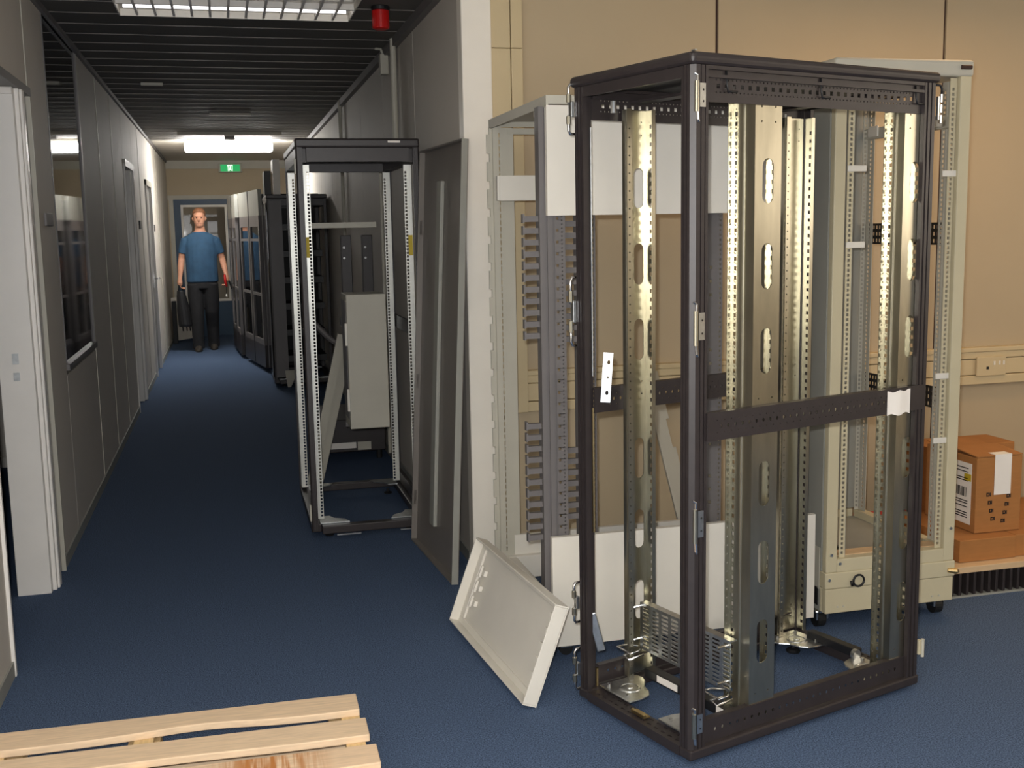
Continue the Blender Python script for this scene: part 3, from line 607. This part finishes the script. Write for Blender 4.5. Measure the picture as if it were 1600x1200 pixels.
MB().box(-.003, .032, .232, .003, FY-.03, 2.03).build('side_panel', m_grey, F)
MB().box(-.002, .04, .075, -.0005, FY-.05, .17).build('side_skirt', m_grey, F)
MB().box(-.006, .04, .16, -.003, .16, .32).build('side_patch', m_lgrey, F)
sq = MB().box(-.006, .05, .095, -.003, .13, .165).build('plinth_opening', m_blackd, F)
rfv = MB().box(-.006, -.004, 2.033, FX+.008, FY+.01, 2.092).build('roof', m_lgrey, F, bevel=.012, seg=3)
MB().cyl((FX-.05, -.008, 2.065), (FX-.01, -.008, 2.065), .008, 10).build('roof_bolt', m_seam, F)
def frail(x, y, ew, wd, mt, nm='mounting_rail', z0=.28, z1=2.03, pitch=.0178):
    n = int((z1-z0-.04)/pitch)
    MB().plate((x, y, z0), ew, (0, 0, 1), wd, z1-z0, .0025, [(wd*.5, .02+pitch*k, .0048, .0052, 'r') for k in range(n)]).build(nm, mt, F)
frail(.062, .02, (1, 0, 0), .024, m_cream); frail(.088, .022, (0, 1, 0), .04, m_grey)
frail(FX-.075, .02, (1, 0, 0), .026, m_cream); frail(FX-.018, .06, (0, 1, 0), .05, m_lgrey)
frail(FX-.02, .11, (0, 1, 0), .03, m_lgrey); frail(FX-.045, FY-.05, (1, 0, 0), .02, m_lgrey); frail(FX-.022, FY-.10, (0, 1, 0), .05, m_lgrey)
MB().box(.09, FY-.10, .28, .115, FY-.04, 2.03).build('inner_channel', m_grey, F)
for z in (1.93, 1.50, 1.19, .83, .52):
    MB().box(FX-.014, .055, z, FX-.010, .125, z+.075).build('rail_link', m_grey, F)
for z in (1.43, .80):     # black perforated straps along the open right side
    MB().plate((FX-.008, .06, z), (0, 1, 0), (0, 0, 1), FY-.08, .085, .004, [(.016+.0215*k, .015+.027*j, .006, .007, 'r') for k in range(26) for j in range(3)]).build('perforated_strap', m_blackd, F)
tb = MB(); tb.box(FX-.03, .05, 1.86, FX-.004, FY-.02, 1.905); tb.build('side_bar', m_lgrey, F, bevel=.003)
for y in (.12, .24, .42, .54): MB().box(FX-.036, y, 1.868, FX-.028, y+.07, 1.912).build('bar_clip', m_white, F, bevel=.004)
for z in (1.70, 1.43): 
    o = MB(); o.box(.060, .012, z, .135, .018, z+.022); o.build('slide_bracket', m_white, F, bevel=.002)
for z in (1.68, .935, .69): MB().box(FX-.10, .010, z, FX-.02, .018, z+.022).build('slide_bracket', m_white, F, bevel=.002)
for x, z in ((.02, .30), (.055, .265), (FX-.02, .36), (.012, .205)): MB().cyl((x, 0, z), (x, -.006, z), .006, 8).build('screw', m_zinc, F)
for x in (.05, .075, FX-.09, FX-.06): MB().cyl((x, 0, .098), (x, -.002, .098), .004, 8).build('plinth_screw', m_lgrey, F)
rg = MB(); rg.tube([(.13+.022*math.cos(t*.42), -.012, .196+.022*math.sin(t*.42)) for t in range(16)], .0042, 8); rg.tube([(.108, -.004, .19), (.10, -.012, .196), (.104, -.012, .178)], .006, 8); rg.build('pull_ring', m_blackd, F, smooth=True)
MB().tube([(FX-.03, -.006, .196), (FX-.0, -.016, .194), (FX+.012, -.012, .19)], [.008, .012, .006], 10).build('plinth_latch', m_brass, F)
MB().box(.045, .10, .20, .19, FY-.05, .215).build('bottom_opening', m_blackd, F)
wr_ = wire([(.13, FY-.1, .25), (.15, FY-.12, .33), (.19, FY-.10, .42), (.20, FY-.06, .46)], .003, F, m_blackd, 'loose_cable')

# ------------------------------------------------------------------ boxes by the right wall
FN = empty('fin_block', (2.70, 3.74, 0), label='row of black fins under the plywood board', cat='panels')
MB().box(0, .05, 0, 1.3, .75, .10).build('core', m_blackd, FN); MB().box(0, 0, 0, 1.3, .05, .008).build('base_strip', m_grey, FN)
f0 = MB().box(0, .004, .008, .012, .05, .10).build('fin', m_black, FN, bevel=.002); f0.location = (.01, 0, 0)
for k in range(1, 37): inst(f0, FN, (.01+.0345*k, 0, 0))
MB().box(2.69, 3.74, .102, 4.05, 4.52, .128).build('plywood_board', m_ply, bevel=.002, label='plywood board lying on the black fins', cat='board')
def carton(name, x0, y0, z0, x1, y1, z1, lab):
    c = empty(name, (x0, y0, z0), label=lab, cat='box'); w_, d_, h_ = x1-x0, y1-y0, z1-z0
    MB().box(0, 0, 0, w_, d_, h_).build('body', m_card, c, bevel=.003); return c, w_, d_, h_
c, a, b, h = carton('flat_carton', 2.845, 3.79, .129, 3.115, 4.25, .222, 'flat brown carton under the labelled box, nearer the cream rack')
MB().box(.02, b*.45, h, a-.02, b*.55, h+.001).build('packing_tape', m_card, c)
c, a, b, h = carton('flat_carton', 3.12, 3.80, .129, 3.50, 4.25, .222, 'flat brown carton beside another, cut by the right picture edge')
MB().box(.02, b*.45, h, a-.02, b*.55, h+.001).build('packing_tape', m_card, c)
c, a, b, h = carton('shipping_carton', 2.965, 3.86, .224, 3.185, 4.20, .545, 'tall brown carton with a shipping label and white paper flap')
for s_, o_ in ((0, -1), (1, 1)):
    fl = MB().box(0, 0, 0, a, b*.48, .004).build('flap', m_card, c); fl.location = (0, 0 if s_ == 0 else b*.52, h+.002); fl.rotation_euler = (math.radians(5 if s_ == 0 else 3), 0, 0)
sl = MB().box(-.002, .03, .03, -.0005, .30, .29).build('shipping_label', m_paper, c)
bar = MB(); random.seed(3)
for k in range(26): bar.box(-.0032, .06+.007*k, .145, -.002, .06+.007*k+random.choice((.002, .004)), .185)
for z in (.265, .25, .222, .212, .125, .115, .10, .075, .065, .055): bar.box(-.0032, .05, z, -.002, .05+random.uniform(.08, .22), z+.004)
bar.build('label_print', m_ink, sl); MB().box(-.0032, .031, .215, -.002, .075, .245).build('label_sticker', m_yellow, sl)
pw = MB(); pw.box(.085, -.003, .16, .165, -.001, h+.008); pw.box(.085, -.003, h+.008, .165, .18, h+.010); pw.build('white_paper_flap', m_paper, c)
mk = MB()
for k in range(4):
    for j in range(2):
        x, z = .075+.05*j+.008*k*(1 if j else -1), .05+.035*k-.012*j
        for q, (dx, dz, w_, h_) in enumerate(((0, 0, .014, .004), (0, .0, .004, .016), (0, .012, .014, .004), (.010, .004, .005, .010), (.017, 0, .003, .016))): mk.box(x+dx, -.0016, z+dz, x+dx+w_, -.0002, z+dz+h_)
mk.build('printed_mark', m_ink, c)
MB().box(3.05, 4.30, .129, 3.50, 4.50, .50).build('rear_carton', m_card, bevel=.003, label='brown carton standing behind the labelled box', cat='box')
MB().box(3.75, 4.56, .0, 4.3, 4.77, .09).build('flat_carton', m_card, label='low brown carton at the foot of the beige wall', cat='box')
rb = empty('cable_tester', (2.72, 4.20, .129), label='red box with blue plugs and black leads behind the cream rack', cat='tester')
MB().box(0, .10, 0, .26, .19, .075).build('body', m_red, rb, bevel=.006)
for x, y in ((.03, .045), (.06, .05), (.0, .05)): MB().box(x, y, .0, x+.022, y+.05, .035).build('plug', m_bluep, rb, bevel=.004)
MB().box(-.02, .02, 0, .06, .06, .012).build('card', m_yellow, rb)
for k in range(3):
    MB().tube([(.03+.02*k, .05, .03), (.03+.03*k, .02, .09+.02*k), (.10+.01*k, .06, .10), (.12+.02*k, .12, .075)], .004, 7).build('lead', m_blackd, rb, smooth=True)

# ------------------------------------------------------------------ pallet
P = empty('wooden_pallet', (.315, 3.245, 0), math.radians(178.8), label='pale wooden pallet on the carpet at the bottom edge', cat='pallet')
def slat(y0, y1, x0, z0, z1, mt, ln=1.04, taper=0, nm='slat'):
    n = 14; pts_a = []; pts_b = []
    for i in range(n+1):
        t = i/n; x = x0+ln*t
        pts_a.append((x, y0)); pts_b.append((x, y1-taper*math.exp(-((t-.42)/.16)**2)+.004*math.sin(t*9)))
    return MB().prism(pts_a+pts_b[::-1], z0, z1).build(nm, mt, P, bevel=.003)
# local x runs to the left in the picture, local y towards the camera
slat(0, .118, 0, .098, .120, m_wood, taper=.022); slat(.178, .292, -.012, .098, .120, m_wood)
so = slat(.352, .466, -.024, .098, .120, m_woods); slat(.52, .63, -.03, .098, .120, m_wood); slat(.67, .78, -.02, .098, .12, m_wood)
for x0 in (.0, .585, .98):
    MB().box(x0, -.0, .078, x0+.055, .80, .098).build('stringer', m_wood2, P, bevel=.002)
for x0 in (.0, .57, .94):
    for y0 in (.02, .34, .68): MB().box(x0, y0, .02, x0+.09, y0+.10, .078).build('block', m_wood2, P, bevel=.003)
for y0 in (.02, .34, .68): MB().box(0, y0, 0, 1.03, y0+.10, .02).build('bottom_board', m_wood, P)
# ------------------------------------------------------------------ panel leaning on the corridor wall
q0 = Vector((.898, 4.524, .003)); q1 = Vector((.845, 5.279, .003)); hv = Vector((.125, .15, 1.9))
q0, q1 = q1, q0; exp = (q1-q0).normalized(); hp = hv-exp*hv.dot(exp)
LP = frame_obj('rack_side_panel', q0, exp, hp, exp.cross(hp), label='tall dark grey rack side panel leaning on the corridor wall', cat='panel')
PL_, PH_ = (q1-q0).length, hp.length; sh = hv.dot(exp)
def sheared(mb):   # panel edges follow the slight twist of the stand
    mb.v = [(x+sh*y/PH_, y, z) for x, y, z in mb.v]; return mb
sheared(MB().box(0, 0, 0, PL_, PH_, .003)).build('sheet', m_panel, LP)
for x0, y0, x1, y1 in ((0, 0, .008, PH_), (PL_-.008, 0, PL_, PH_), (.008, 0, PL_-.008, .008), (.008, PH_-.008, PL_-.008, PH_)):
    sheared(MB().box(x0, y0, .003, x1, y1, .030)).build('folded_edge', m_grey if x0 > .1 and y0 == 0 and x1 > PL_-.001 else m_panel, LP)
sheared(MB().box(PL_-.05, 0, .003, PL_-.02, PH_, .006)).build('edge_return', m_panel, LP)
sheared(MB().box(PL_*.42, .16, .003, PL_*.52, PH_-.16, .022)).build('stiffener', m_grey, LP, bevel=.004)
for y in (.18, .75, 1.5): sheared(MB().box(-.004, y, .01, .008, y+.07, .022)).build('lug', m_panel, LP)

# ------------------------------------------------------------------ black racks along the corridor
def black_rack(loc, rz, Wd, Dp, Ht, lab, rails=True):
    R_ = empty('server_rack', loc, rz, label=lab, cat='rack')
    MB().box(-.004, -.004, Ht-.045, Wd+.004, Dp+.004, Ht).build('roof', m_black, R_, bevel=.01)
    for fx in (0, 1):
        for fy in (0, 1):
            pts = [((Wd-x*.55 if fx else x*.55), (Dp-y*.7 if fy else y*.7)) for x, y in pp]
            if fx != fy: pts = pts[::-1]
            MB().prism(pts, .05, Ht-.04).build('corner_post', m_black, R_)
    for x0, y0, x1, y1 in ((.05, 0, Wd-.05, .05), (.05, Dp-.05, Wd-.05, Dp), (0, .05, .05, Dp-.05), (Wd-.05, .05, Wd, Dp-.05)):
        MB().box(x0, y0, .03, x1, y1, .07).build('base_rail', m_black, R_, bevel=.004); MB().box(x0, y0, Ht-.11, x1, y1, Ht-.045).build('top_rail', m_black, R_)
    for fx in (0, 1):
        for fy in (0, 1):
            X = lambda x: Wd-x if fx else x
            Yf = lambda y: Dp-y if fy else y
            pts = [(X(x), Yf(y)) for x, y in [(.045, .045), (.19, .045), (.17, .10), (.12, .13), (.10, .18), (.045, .18)]]
            if fx != fy: pts = pts[::-1]
            MB().prism(pts, .072, .077).build('corner_plate', m_zinc, R_); MB().lathe((X(.09), Yf(.09), 0), [(.022, 0), (.024, .008), (.008, .014), (.008, .03)], 12).build('levelling_foot', m_rubber, R_)
            if rails:
                z0, z1, pitch = .09, Ht-.12, .0172; n = int((z1-z0-.03)/pitch)
                x = X(.030) if not (fy and not fx) else .004; y = Yf(.085 if not fy else .16); s_ = -1 if fx else 1
                hs = [(.027, .015+pitch*k, .0052, .0058, 'r') for k in range(n)]
                rl = MB().plate((x, y, z0), (s_, 0, 0), (0, 0, 1), .036, z1-z0, .002, hs)
                rl.plate((x, y, z0), (0, 1, 0), (0, 0, 1), .055, z1-z0, .002, [(.035, .015+pitch*k, .004, .005, 'r') for k in range(n)])
                rl.build('mounting_rail', m_railw, R_)
    return R_
m_railw = mat('zinc_rail_bright', srgb(222, 222, 214), .35, .35, var=.05, scale=40)
B = black_rack((.345, 5.42, 0), 0, .592, .98, 1.966, 'black open rack with bright zinc rails in the corridor')
for x in (.031, .592-.052): MB().box(x, .080, 1.40, x+.021, .0845, 1.50).build('yellow_tape', m_yellow, B)
MB().box(.44, -.005, 1.945, .50, -.003, 1.955).build('name_plate', m_paper, B)
MB().box(.075, .90, 1.545, .49, .93, 1.575).build('cross_bar', m_lgrey, B)
MB().box(.20, .20, 1.90, .30, .24, 1.925).build('roof_hook', m_white, B, bevel=.006)
MB().box(.572, .10, .98, .588, .9, 1.05).build('side_rail', m_black, B); MB().box(.567, .1, .08, .587, .9, .14).build('side_rail', m_black, B)
for x in (.12, .44): MB().box(x, -.012, .022, x+.12, -.002, .028).build('base_clip', m_zinc, B)
MB().box(-.008, .01, 1.80, .0, .03, 1.87).build('hinge', m_lgrey, B); MB().box(-.008, .01, .10, 0, .03, .18).build('hinge', m_lgrey, B)
MB().box(.592, .02, .97, .604, .04, 1.07).build('hinge', m_lgrey, B)
cs = empty('equipment_case', (.612, 5.98, .452), label='pale grey box fixed inside the corridor rack', cat='case')
MB().box(0, 0, 0, .215, .26, .735).build('body', m_lgrey, cs, bevel=.004)
MB().box(-.003, .03, .05, -.0005, .24, .70).build('side_cover', m_dgrey, cs)
for z in (.10, .46): MB().box(-.012, -.004, z, 0, .012, z+.12).build('hinge', m_white, cs)
tb = MB().box(0, .262, -.03, .225, .28, -.0).build('support_bracket', m_dgrey, cs)
for k, (xb, xt) in enumerate(((.425, .630), (.475, .680))):
    a_ = Vector((xb, 6.62+.05*k, .01)); b_ = Vector((xt, 6.46+.05*k, .93-.03*k)); d_ = (b_-a_)
    e = frame_obj('steel_channel', a_, (1, 0, 0), (0, 1, 0), (0, 0, 1), label='pale steel channel leaning behind the corridor rack, %s one' % ('left' if k == 0 else 'right'), cat='channel')
    zz = d_.normalized(); xx = Vector((0, -1, 0)).cross(zz).normalized(); yy_ = zz.cross(xx)
    Mx = Matrix((xx, yy_, zz)).transposed().to_4x4(); Mx.translation = a_; e.matrix_world = Mx
    L_ = d_.length
    MB().box(-.025, 0, 0, .025, .004, L_).build('web', m_lgrey, e); MB().box(-.025, -.022, 0, -.021, 0, L_).build('flange', m_lgrey, e); MB().box(.021, -.022, 0, .025, 0, L_).build('flange', m_lgrey, e)
# low black rack behind it
B2 = empty('equipment_stand', (.52, 7.32, 0), label='low black equipment stand beyond the corridor rack', cat='stand')
MB().box(0, 0, .06, .46, .7, .28).build('base_unit', m_black, B2, bevel=.006); MB().box(.0, -.003, .085, .26, 0, .125).build('label_strip', m_paper, B2); MB().box(.27, -.003, .07, .36, 0, .125).build('label_plate', m_lgrey, B2)
for x in (.02, .40):
    MB().cyl((x+.02, .05, 0), (x+.02, .05, .06), .02, 10).build('foot', m_rubber, B2); MB().cyl((x+.02, .6, 0), (x+.02, .6, .06), .02, 10).build('foot', m_rubber, B2)
for x in (.22, .36):
    c = MB().box(x, .1, .28, x+.07, .16, 1.50).build('upright', m_black, B2, bevel=.004)
    for z in (1.42, 1.35, 1.10, 1.06): MB().cyl((x+.02, .1, z), (x+.02, .092, z), .008, 8).build('bolt', m_chrome, c)
MB().box(.2, .1, .9, .46, .16, .95).build('cross_bar', m_black, B2)
MB().tube([(.0, .2, .95), (.12, .15, .82), (.2, .12, .76)], .02, 8).build('arm', m_dgrey, B2)
# rack row further along
Cc = black_rack((.41, 11.15, 0), 0, .58, 1.1, 1.90, 'closed black rack in the dark middle of the corridor', rails=False)
MB().box(-.012, .06, .10, -.002, 1.04, 1.82).build('glass_door', m_glassd, Cc); MB().box(-.016, .02, .08, -.010, .08, 1.84).build('door_frame', m_dgrey, Cc); MB().box(-.016, 1.02, .08, -.010, 1.08, 1.84).build('door_frame', m_dgrey, Cc)
for k in range(6): MB().box(.06, .02, .25+.26*k, .52, .6, .31+.26*k).build('equipment_shelf', m_blackd, Cc)
MB().box(.02, -.006, .10, .14, -.001, 1.84).build('cover_strip', m_dgrey, Cc)
ft = MB(); ft.extr((.10, -.03, 0), (1, 0, 0), (0, 0, 1), [(0, .17), (.13, .17), (.05, 0), (.02, 0)], (0, .02, 0)); ft.build('plinth_bracket', m_lgrey, Cc)
g = MB().box(.50, 11.55, 1.903, .57, 11.95, 2.26).build('white_plate', m_postw, label='white plate standing on top of a black rack', cat='plate')
MB().box(.42, 11.80, 1.903, .49, 12.2, 2.16).build('black_unit', m_blackd, label='black unit beside the white plate on the rack top', cat='unit', bevel=.004)
def door_rack(loc, rz, lab):
    R_ = empty('server_rack', loc, rz, label=lab, cat='rack')
    MB().box(.04, 0, .06, .70, 1.34, 1.95).build('cabinet', m_blackd, R_, bevel=.006)
    MB().box(.0, .0, .05, .04, 1.34, .30).build('lower_panel', m_black, R_); MB().box(0, 0, 1.72, .04, 1.34, 2.0).build('upper_panel', m_grey, R_)
    MB().box(-.004, .64, .05, .042, .68, 2.0).build('centre_post', m_blackd, R_)
    for y0 in (.03, .70):
        d = MB(); d.box(0, y0, .30, .035, y0+.06, 1.72); d.box(0, y0+.55, .30, .035, y0+.61, 1.72); d.box(0, y0+.06, 1.60, .035, y0+.55, 1.72); d.box(0, y0+.06, 1.44, .03, y0+.55, 1.47); d.box(0, y0+.06, .84, .03, y0+.55, .87); d.box(0, y0+.06, .30, .035, y0+.55, .36)
        dd = d.build('door_frame', m_dgrey, R_); MB().box(.012, y0+.06, .36, .018, y0+.55, 1.6).build('pane', m_glassd, dd)
    for x in (.1, .6):
        for y in (.12, 1.2): MB().cyl((x, y, 0), (x, y, .06), .025, 12).build('foot', m_rubber, R_)
    return R_
door_rack((.365, 12.40, 0), math.radians(8.3), 'glazed black cabinet with pale header, nearer of the two')
door_rack((.13, 13.88, 0), math.radians(3.5), 'glazed black cabinet with pale header, farther one beside the person')

# ------------------------------------------------------------------ person walking towards the camera
m_skin = mat('skin', srgb(206, 150, 122), .55, var=.06, scale=20); m_shirt = mat('blue_tshirt', srgb(48, 82, 112), .85, var=.12, scale=14, bump=.3, bscale=25)
m_jeans = mat('dark_jeans', srgb(31, 31, 34), .85, var=.15, scale=18, bump=.3, bscale=30); m_hair = mat('brown_hair', srgb(132, 88, 60), .7, var=.25, scale=60, bump=.6, bscale=120)
m_shoe = mat('dark_shoe', srgb(58, 52, 46), .6)
PE = empty('person', (-.315, 15.2, 0), 0, label='person in blue t-shirt and dark jeans walking down the corridor', cat='person')
def loft(mb, rings, n=18):
    vs = []
    for cx_, cy_, cz_, rx, ry in rings: vs += [(cx_+rx*math.cos(2*math.pi*k/n), cy_+ry*math.sin(2*math.pi*k/n), cz_) for k in range(n)]
    m = len(rings); fs = [(i*n+k, i*n+(k+1) % n, (i+1)*n+(k+1) % n, (i+1)*n+k) for i in range(m-1) for k in range(n)]+[tuple(range(n-1, -1, -1)), tuple((m-1)*n+k for k in range(n))]
    mb.add(vs, fs)
def organic(mb, name, mt, parent, vox=.007, it=6):
    o = mb.build(name, mt, parent, smooth=True); r = o.modifiers.new('remesh', 'REMESH'); r.mode = 'VOXEL'; r.voxel_size = vox; r.use_smooth_shade = True
    s_ = o.modifiers.new('smooth', 'SMOOTH'); s_.iterations = it; s_.factor = .5; return o
# local: x to the picture's right, -y towards the camera
RS, RE, RWr = (-.190, .0, 1.455), (-.252, .02, 1.22), (-.285, -.04, .965)
LS, LE, LW = (.190, .0, 1.455), (.262, .03, 1.21), (.305, -.10, 1.00)
bd = MB()
loft(bd, [(0, 0, .93, .14, .10), (0, 0, 1.10, .155, .11), (0, 0, 1.30, .175, .115), (0, 0, 1.45, .185, .11), (0, 0, 1.53, .13, .085), (0, -.005, 1.575, .068, .064), (0, -.02, 1.66, .058, .060)])
loft(bd, [(0, -.055, 1.615, .030, .035), (0, -.055, 1.635, .050, .062), (0, -.045, 1.68, .066, .086), (0, -.035, 1.74, .074, .096), (0, -.028, 1.80, .072, .094), (0, -.022, 1.845, .052, .070), (0, -.02, 1.86, .020, .03)])
bd.tube([(0, -.128, 1.755), (0, -.145, 1.715), (0, -.138, 1.695)], [.008, .015, .010], 8)   # nose
bd.tube([(-.045, -.118, 1.765), (0, -.127, 1.770), (.045, -.118, 1.765)], .011, 8)           # brow
for s_ in (-1, 1): bd.tube([(s_*.074, -.02, 1.755), (s_*.083, -.015, 1.735), (s_*.076, -.02, 1.705)], [.012, .014, .009], 8)
for s_, e_, w_ in ((RS, RE, RWr), (LS, LE, LW)):
    bd.tube([s_, tuple((Vector(s_)*.5+Vector(e_)*.5)), e_, tuple(Vector(e_)*.6+Vector(w_)*.4), w_], [.058, .052, .042, .042, .027], 12)
def hand(w_, sx, curl):
    x, y, z = w_; bd.tube([(x, y, z), (x+sx*.004, y-.005, z-.05), (x+sx*.004, y-.012, z-.09)], [.027, .036, .032], 10)
    for i, ln in enumerate((.070, .080, .074, .058)):
        yo = -.040+.019*i; b0 = Vector((x+sx*.004, y-.006+yo+.008, z-.085)); b1 = b0+Vector((-sx*.012*curl, -.003, -ln*.5)); b2 = b1+Vector((-sx*.035*curl, -.004, -ln*.30)); b3 = b2+Vector((-sx*.022*curl, 0, ln*.12*curl))
        bd.tube([b0, b1, b2, b3], [.0095, .009, .0085, .007], 8)
    bd.tube([(x, y-.025, z-.035), (x-sx*.012, y-.055, z-.07), (x-sx*.018, y-.055, z-.10)], [.013, .011, .008], 8)
hand(RWr, -1, 1.0); hand(LW, 1, 1.0)
FR, FL = (-.095, -.08), (.10, .12)    # feet
for s_, (fx, fy) in ((-1, FR), (1, FL)):
    loft(bd, [(fx, fy, .06, .035, .04), (fx, fy, .16, .04, .045), (fx*.98, fy*.8, .32, .052, .058), (fx*.97, fy*.3-.02, .50, .055, .062), (s_*.095, fy*.1, .72, .075, .082), (s_*.085, 0, .95, .085, .095)])
organic(bd, 'body', m_skin, PE, .0065, 4)
sh_ = MB()
loft(sh_, [(0, 0, .905, .206, .135), (0, 0, 1.0, .204, .138), (0, -.006, 1.12, .203, .142), (0, -.006, 1.28, .208, .138), (0, -.002, 1.40, .210, .128), (0, 0, 1.48, .196, .108), (0, 0, 1.525, .155, .095), (0, 0, 1.55, .108, .085), (0, -.004, 1.565, .082, .078)])
for s_, e_ in ((RS, RE), (LS, LE)):
    m_ = Vector(s_)*.28+Vector(e_)*.72; sh_.tube([tuple(Vector(s_)+Vector((-.03 if s_[0] > 0 else .03, 0, .005))), s_, tuple(Vector(s_)*.6+Vector(e_)*.4), m_], [.052, .062, .064, .064], 14)
organic(sh_, 'tshirt', m_shirt, PE, .009, 5)
jn = MB()
loft(jn, [(0, 0, .82, .185, .124), (0, 0, .90, .192, .126), (0, 0, .955, .186, .122)])
for s_, (fx, fy) in ((-1, FR), (1, FL)):
    loft(jn, [(fx, fy-.005, .035, .078, .088), (fx, fy, .10, .074, .082), (fx*.98, fy*.8, .30, .080, .084), (fx*.97, fy*.35-.02, .50, .088, .092), (s_*.098, fy*.12, .72, .104, .112), (s_*.098, 0, .88, .100, .118)])
organic(jn, 'trousers', m_jeans, PE, .009, 5)
for s_, (fx, fy) in ((-1, FR), (1, FL)):
    so_ = MB(); loft(so_, [(fx, fy-.06, .001, .046, .135), (fx, fy-.06, .025, .050, .138), (fx, fy-.045, .05, .046, .115), (fx, fy-.01, .08, .040, .065), (fx, fy, .10, .036, .045)]); so_.build('shoe', m_shoe, PE, smooth=True)
hr = MB()
loft(hr, [(0, .010, 1.735, .080, .078), (0, .004, 1.775, .084, .092), (0, -.014, 1.815, .083, .104), (0, -.020, 1.848, .068, .092), (0, -.02, 1.868, .042, .058), (0, -.02, 1.876, .015, .02)])
organic(hr, 'hair', m_hair, PE, .008, 2)
for s_ in (-1, 1): MB().lathe((s_*.031, -.121, 1.742), [(.002, -.006), (.009, -.003), (.010, 0), (.008, .003), (.002, .005)], 10).build('eye', m_ink, PE)
MB().tube([(-.026, -.117, 1.665), (0, -.122, 1.667), (.026, -.117, 1.665)], .0045, 8).build('mouth', mat('lips', srgb(168, 96, 84), .5), PE)
bg = empty('black_bag', (-.315-.285, 15.2-.07, 0), 0, label='black bag hanging from the person\'s hand at the left', cat='bag')
g = MB(); loft(g, [(.04, 0, .33, .085, .05), (.04, 0, .36, .092, .055), (.025, 0, .55, .085, .05), (.008, 0, .72, .062, .042), (0, 0, .80, .045, .03)]); g.build('pouch', m_blackd, bg, bevel=.004)
MB().tube([(-.03, 0, .79), (-.02, 0, .86), (0, 0, .885), (.02, 0, .86), (.03, 0, .79)], .008, 8).build('handle', m_blackd, bg, smooth=True)
for x in (.0, .05, .09): MB().tube([(x, 0, .34), (x+.004, 0, .27)], .008, 7).build('tassel', m_blackd, bg)
tl = empty('hand_tools', (-.315+.305, 15.2-.13, .80), 0, label='red handled tool held in the person\'s hand at the right', cat='tool')
MB().tube([(-.02, -.03, .20), (-.015, -.03, .10), (.0, -.03, .04)], [.014, .018, .012], 8).build('handle', m_red, tl, smooth=True); MB().tube([(.03, -.02, .12), (.05, -.02, .06), (.06, -.02, .01)], [.012, .012, .008], 8).build('blade', m_blackd, tl)
MB().tube([(-.005, -.03, .05), (-.01, -.03, -.06)], .004, 6).build('cord', m_blackd, tl); MB().box(-.02, -.035, -.09, 0, -.025, -.055).build('tag', m_paper, tl)
# board leaning on the left wall behind the person
lb_ = MB().box(0, 0, 0, .33, .02, .62).build('white_board', m_white, label='white board leaning by the end door behind the bag', cat='board', bevel=.003); lb_.location = (-.74, 16.55, .02); lb_.rotation_euler = (math.radians(-8), math.radians(-6), math.radians(12))
lk = MB().box(0, 0, 0, .06, .10, .60).build('black_case', m_blackd, label='black case on the floor against the left wall', cat='case', bevel=.005); lk.location = (-.78, 16.3, .0)
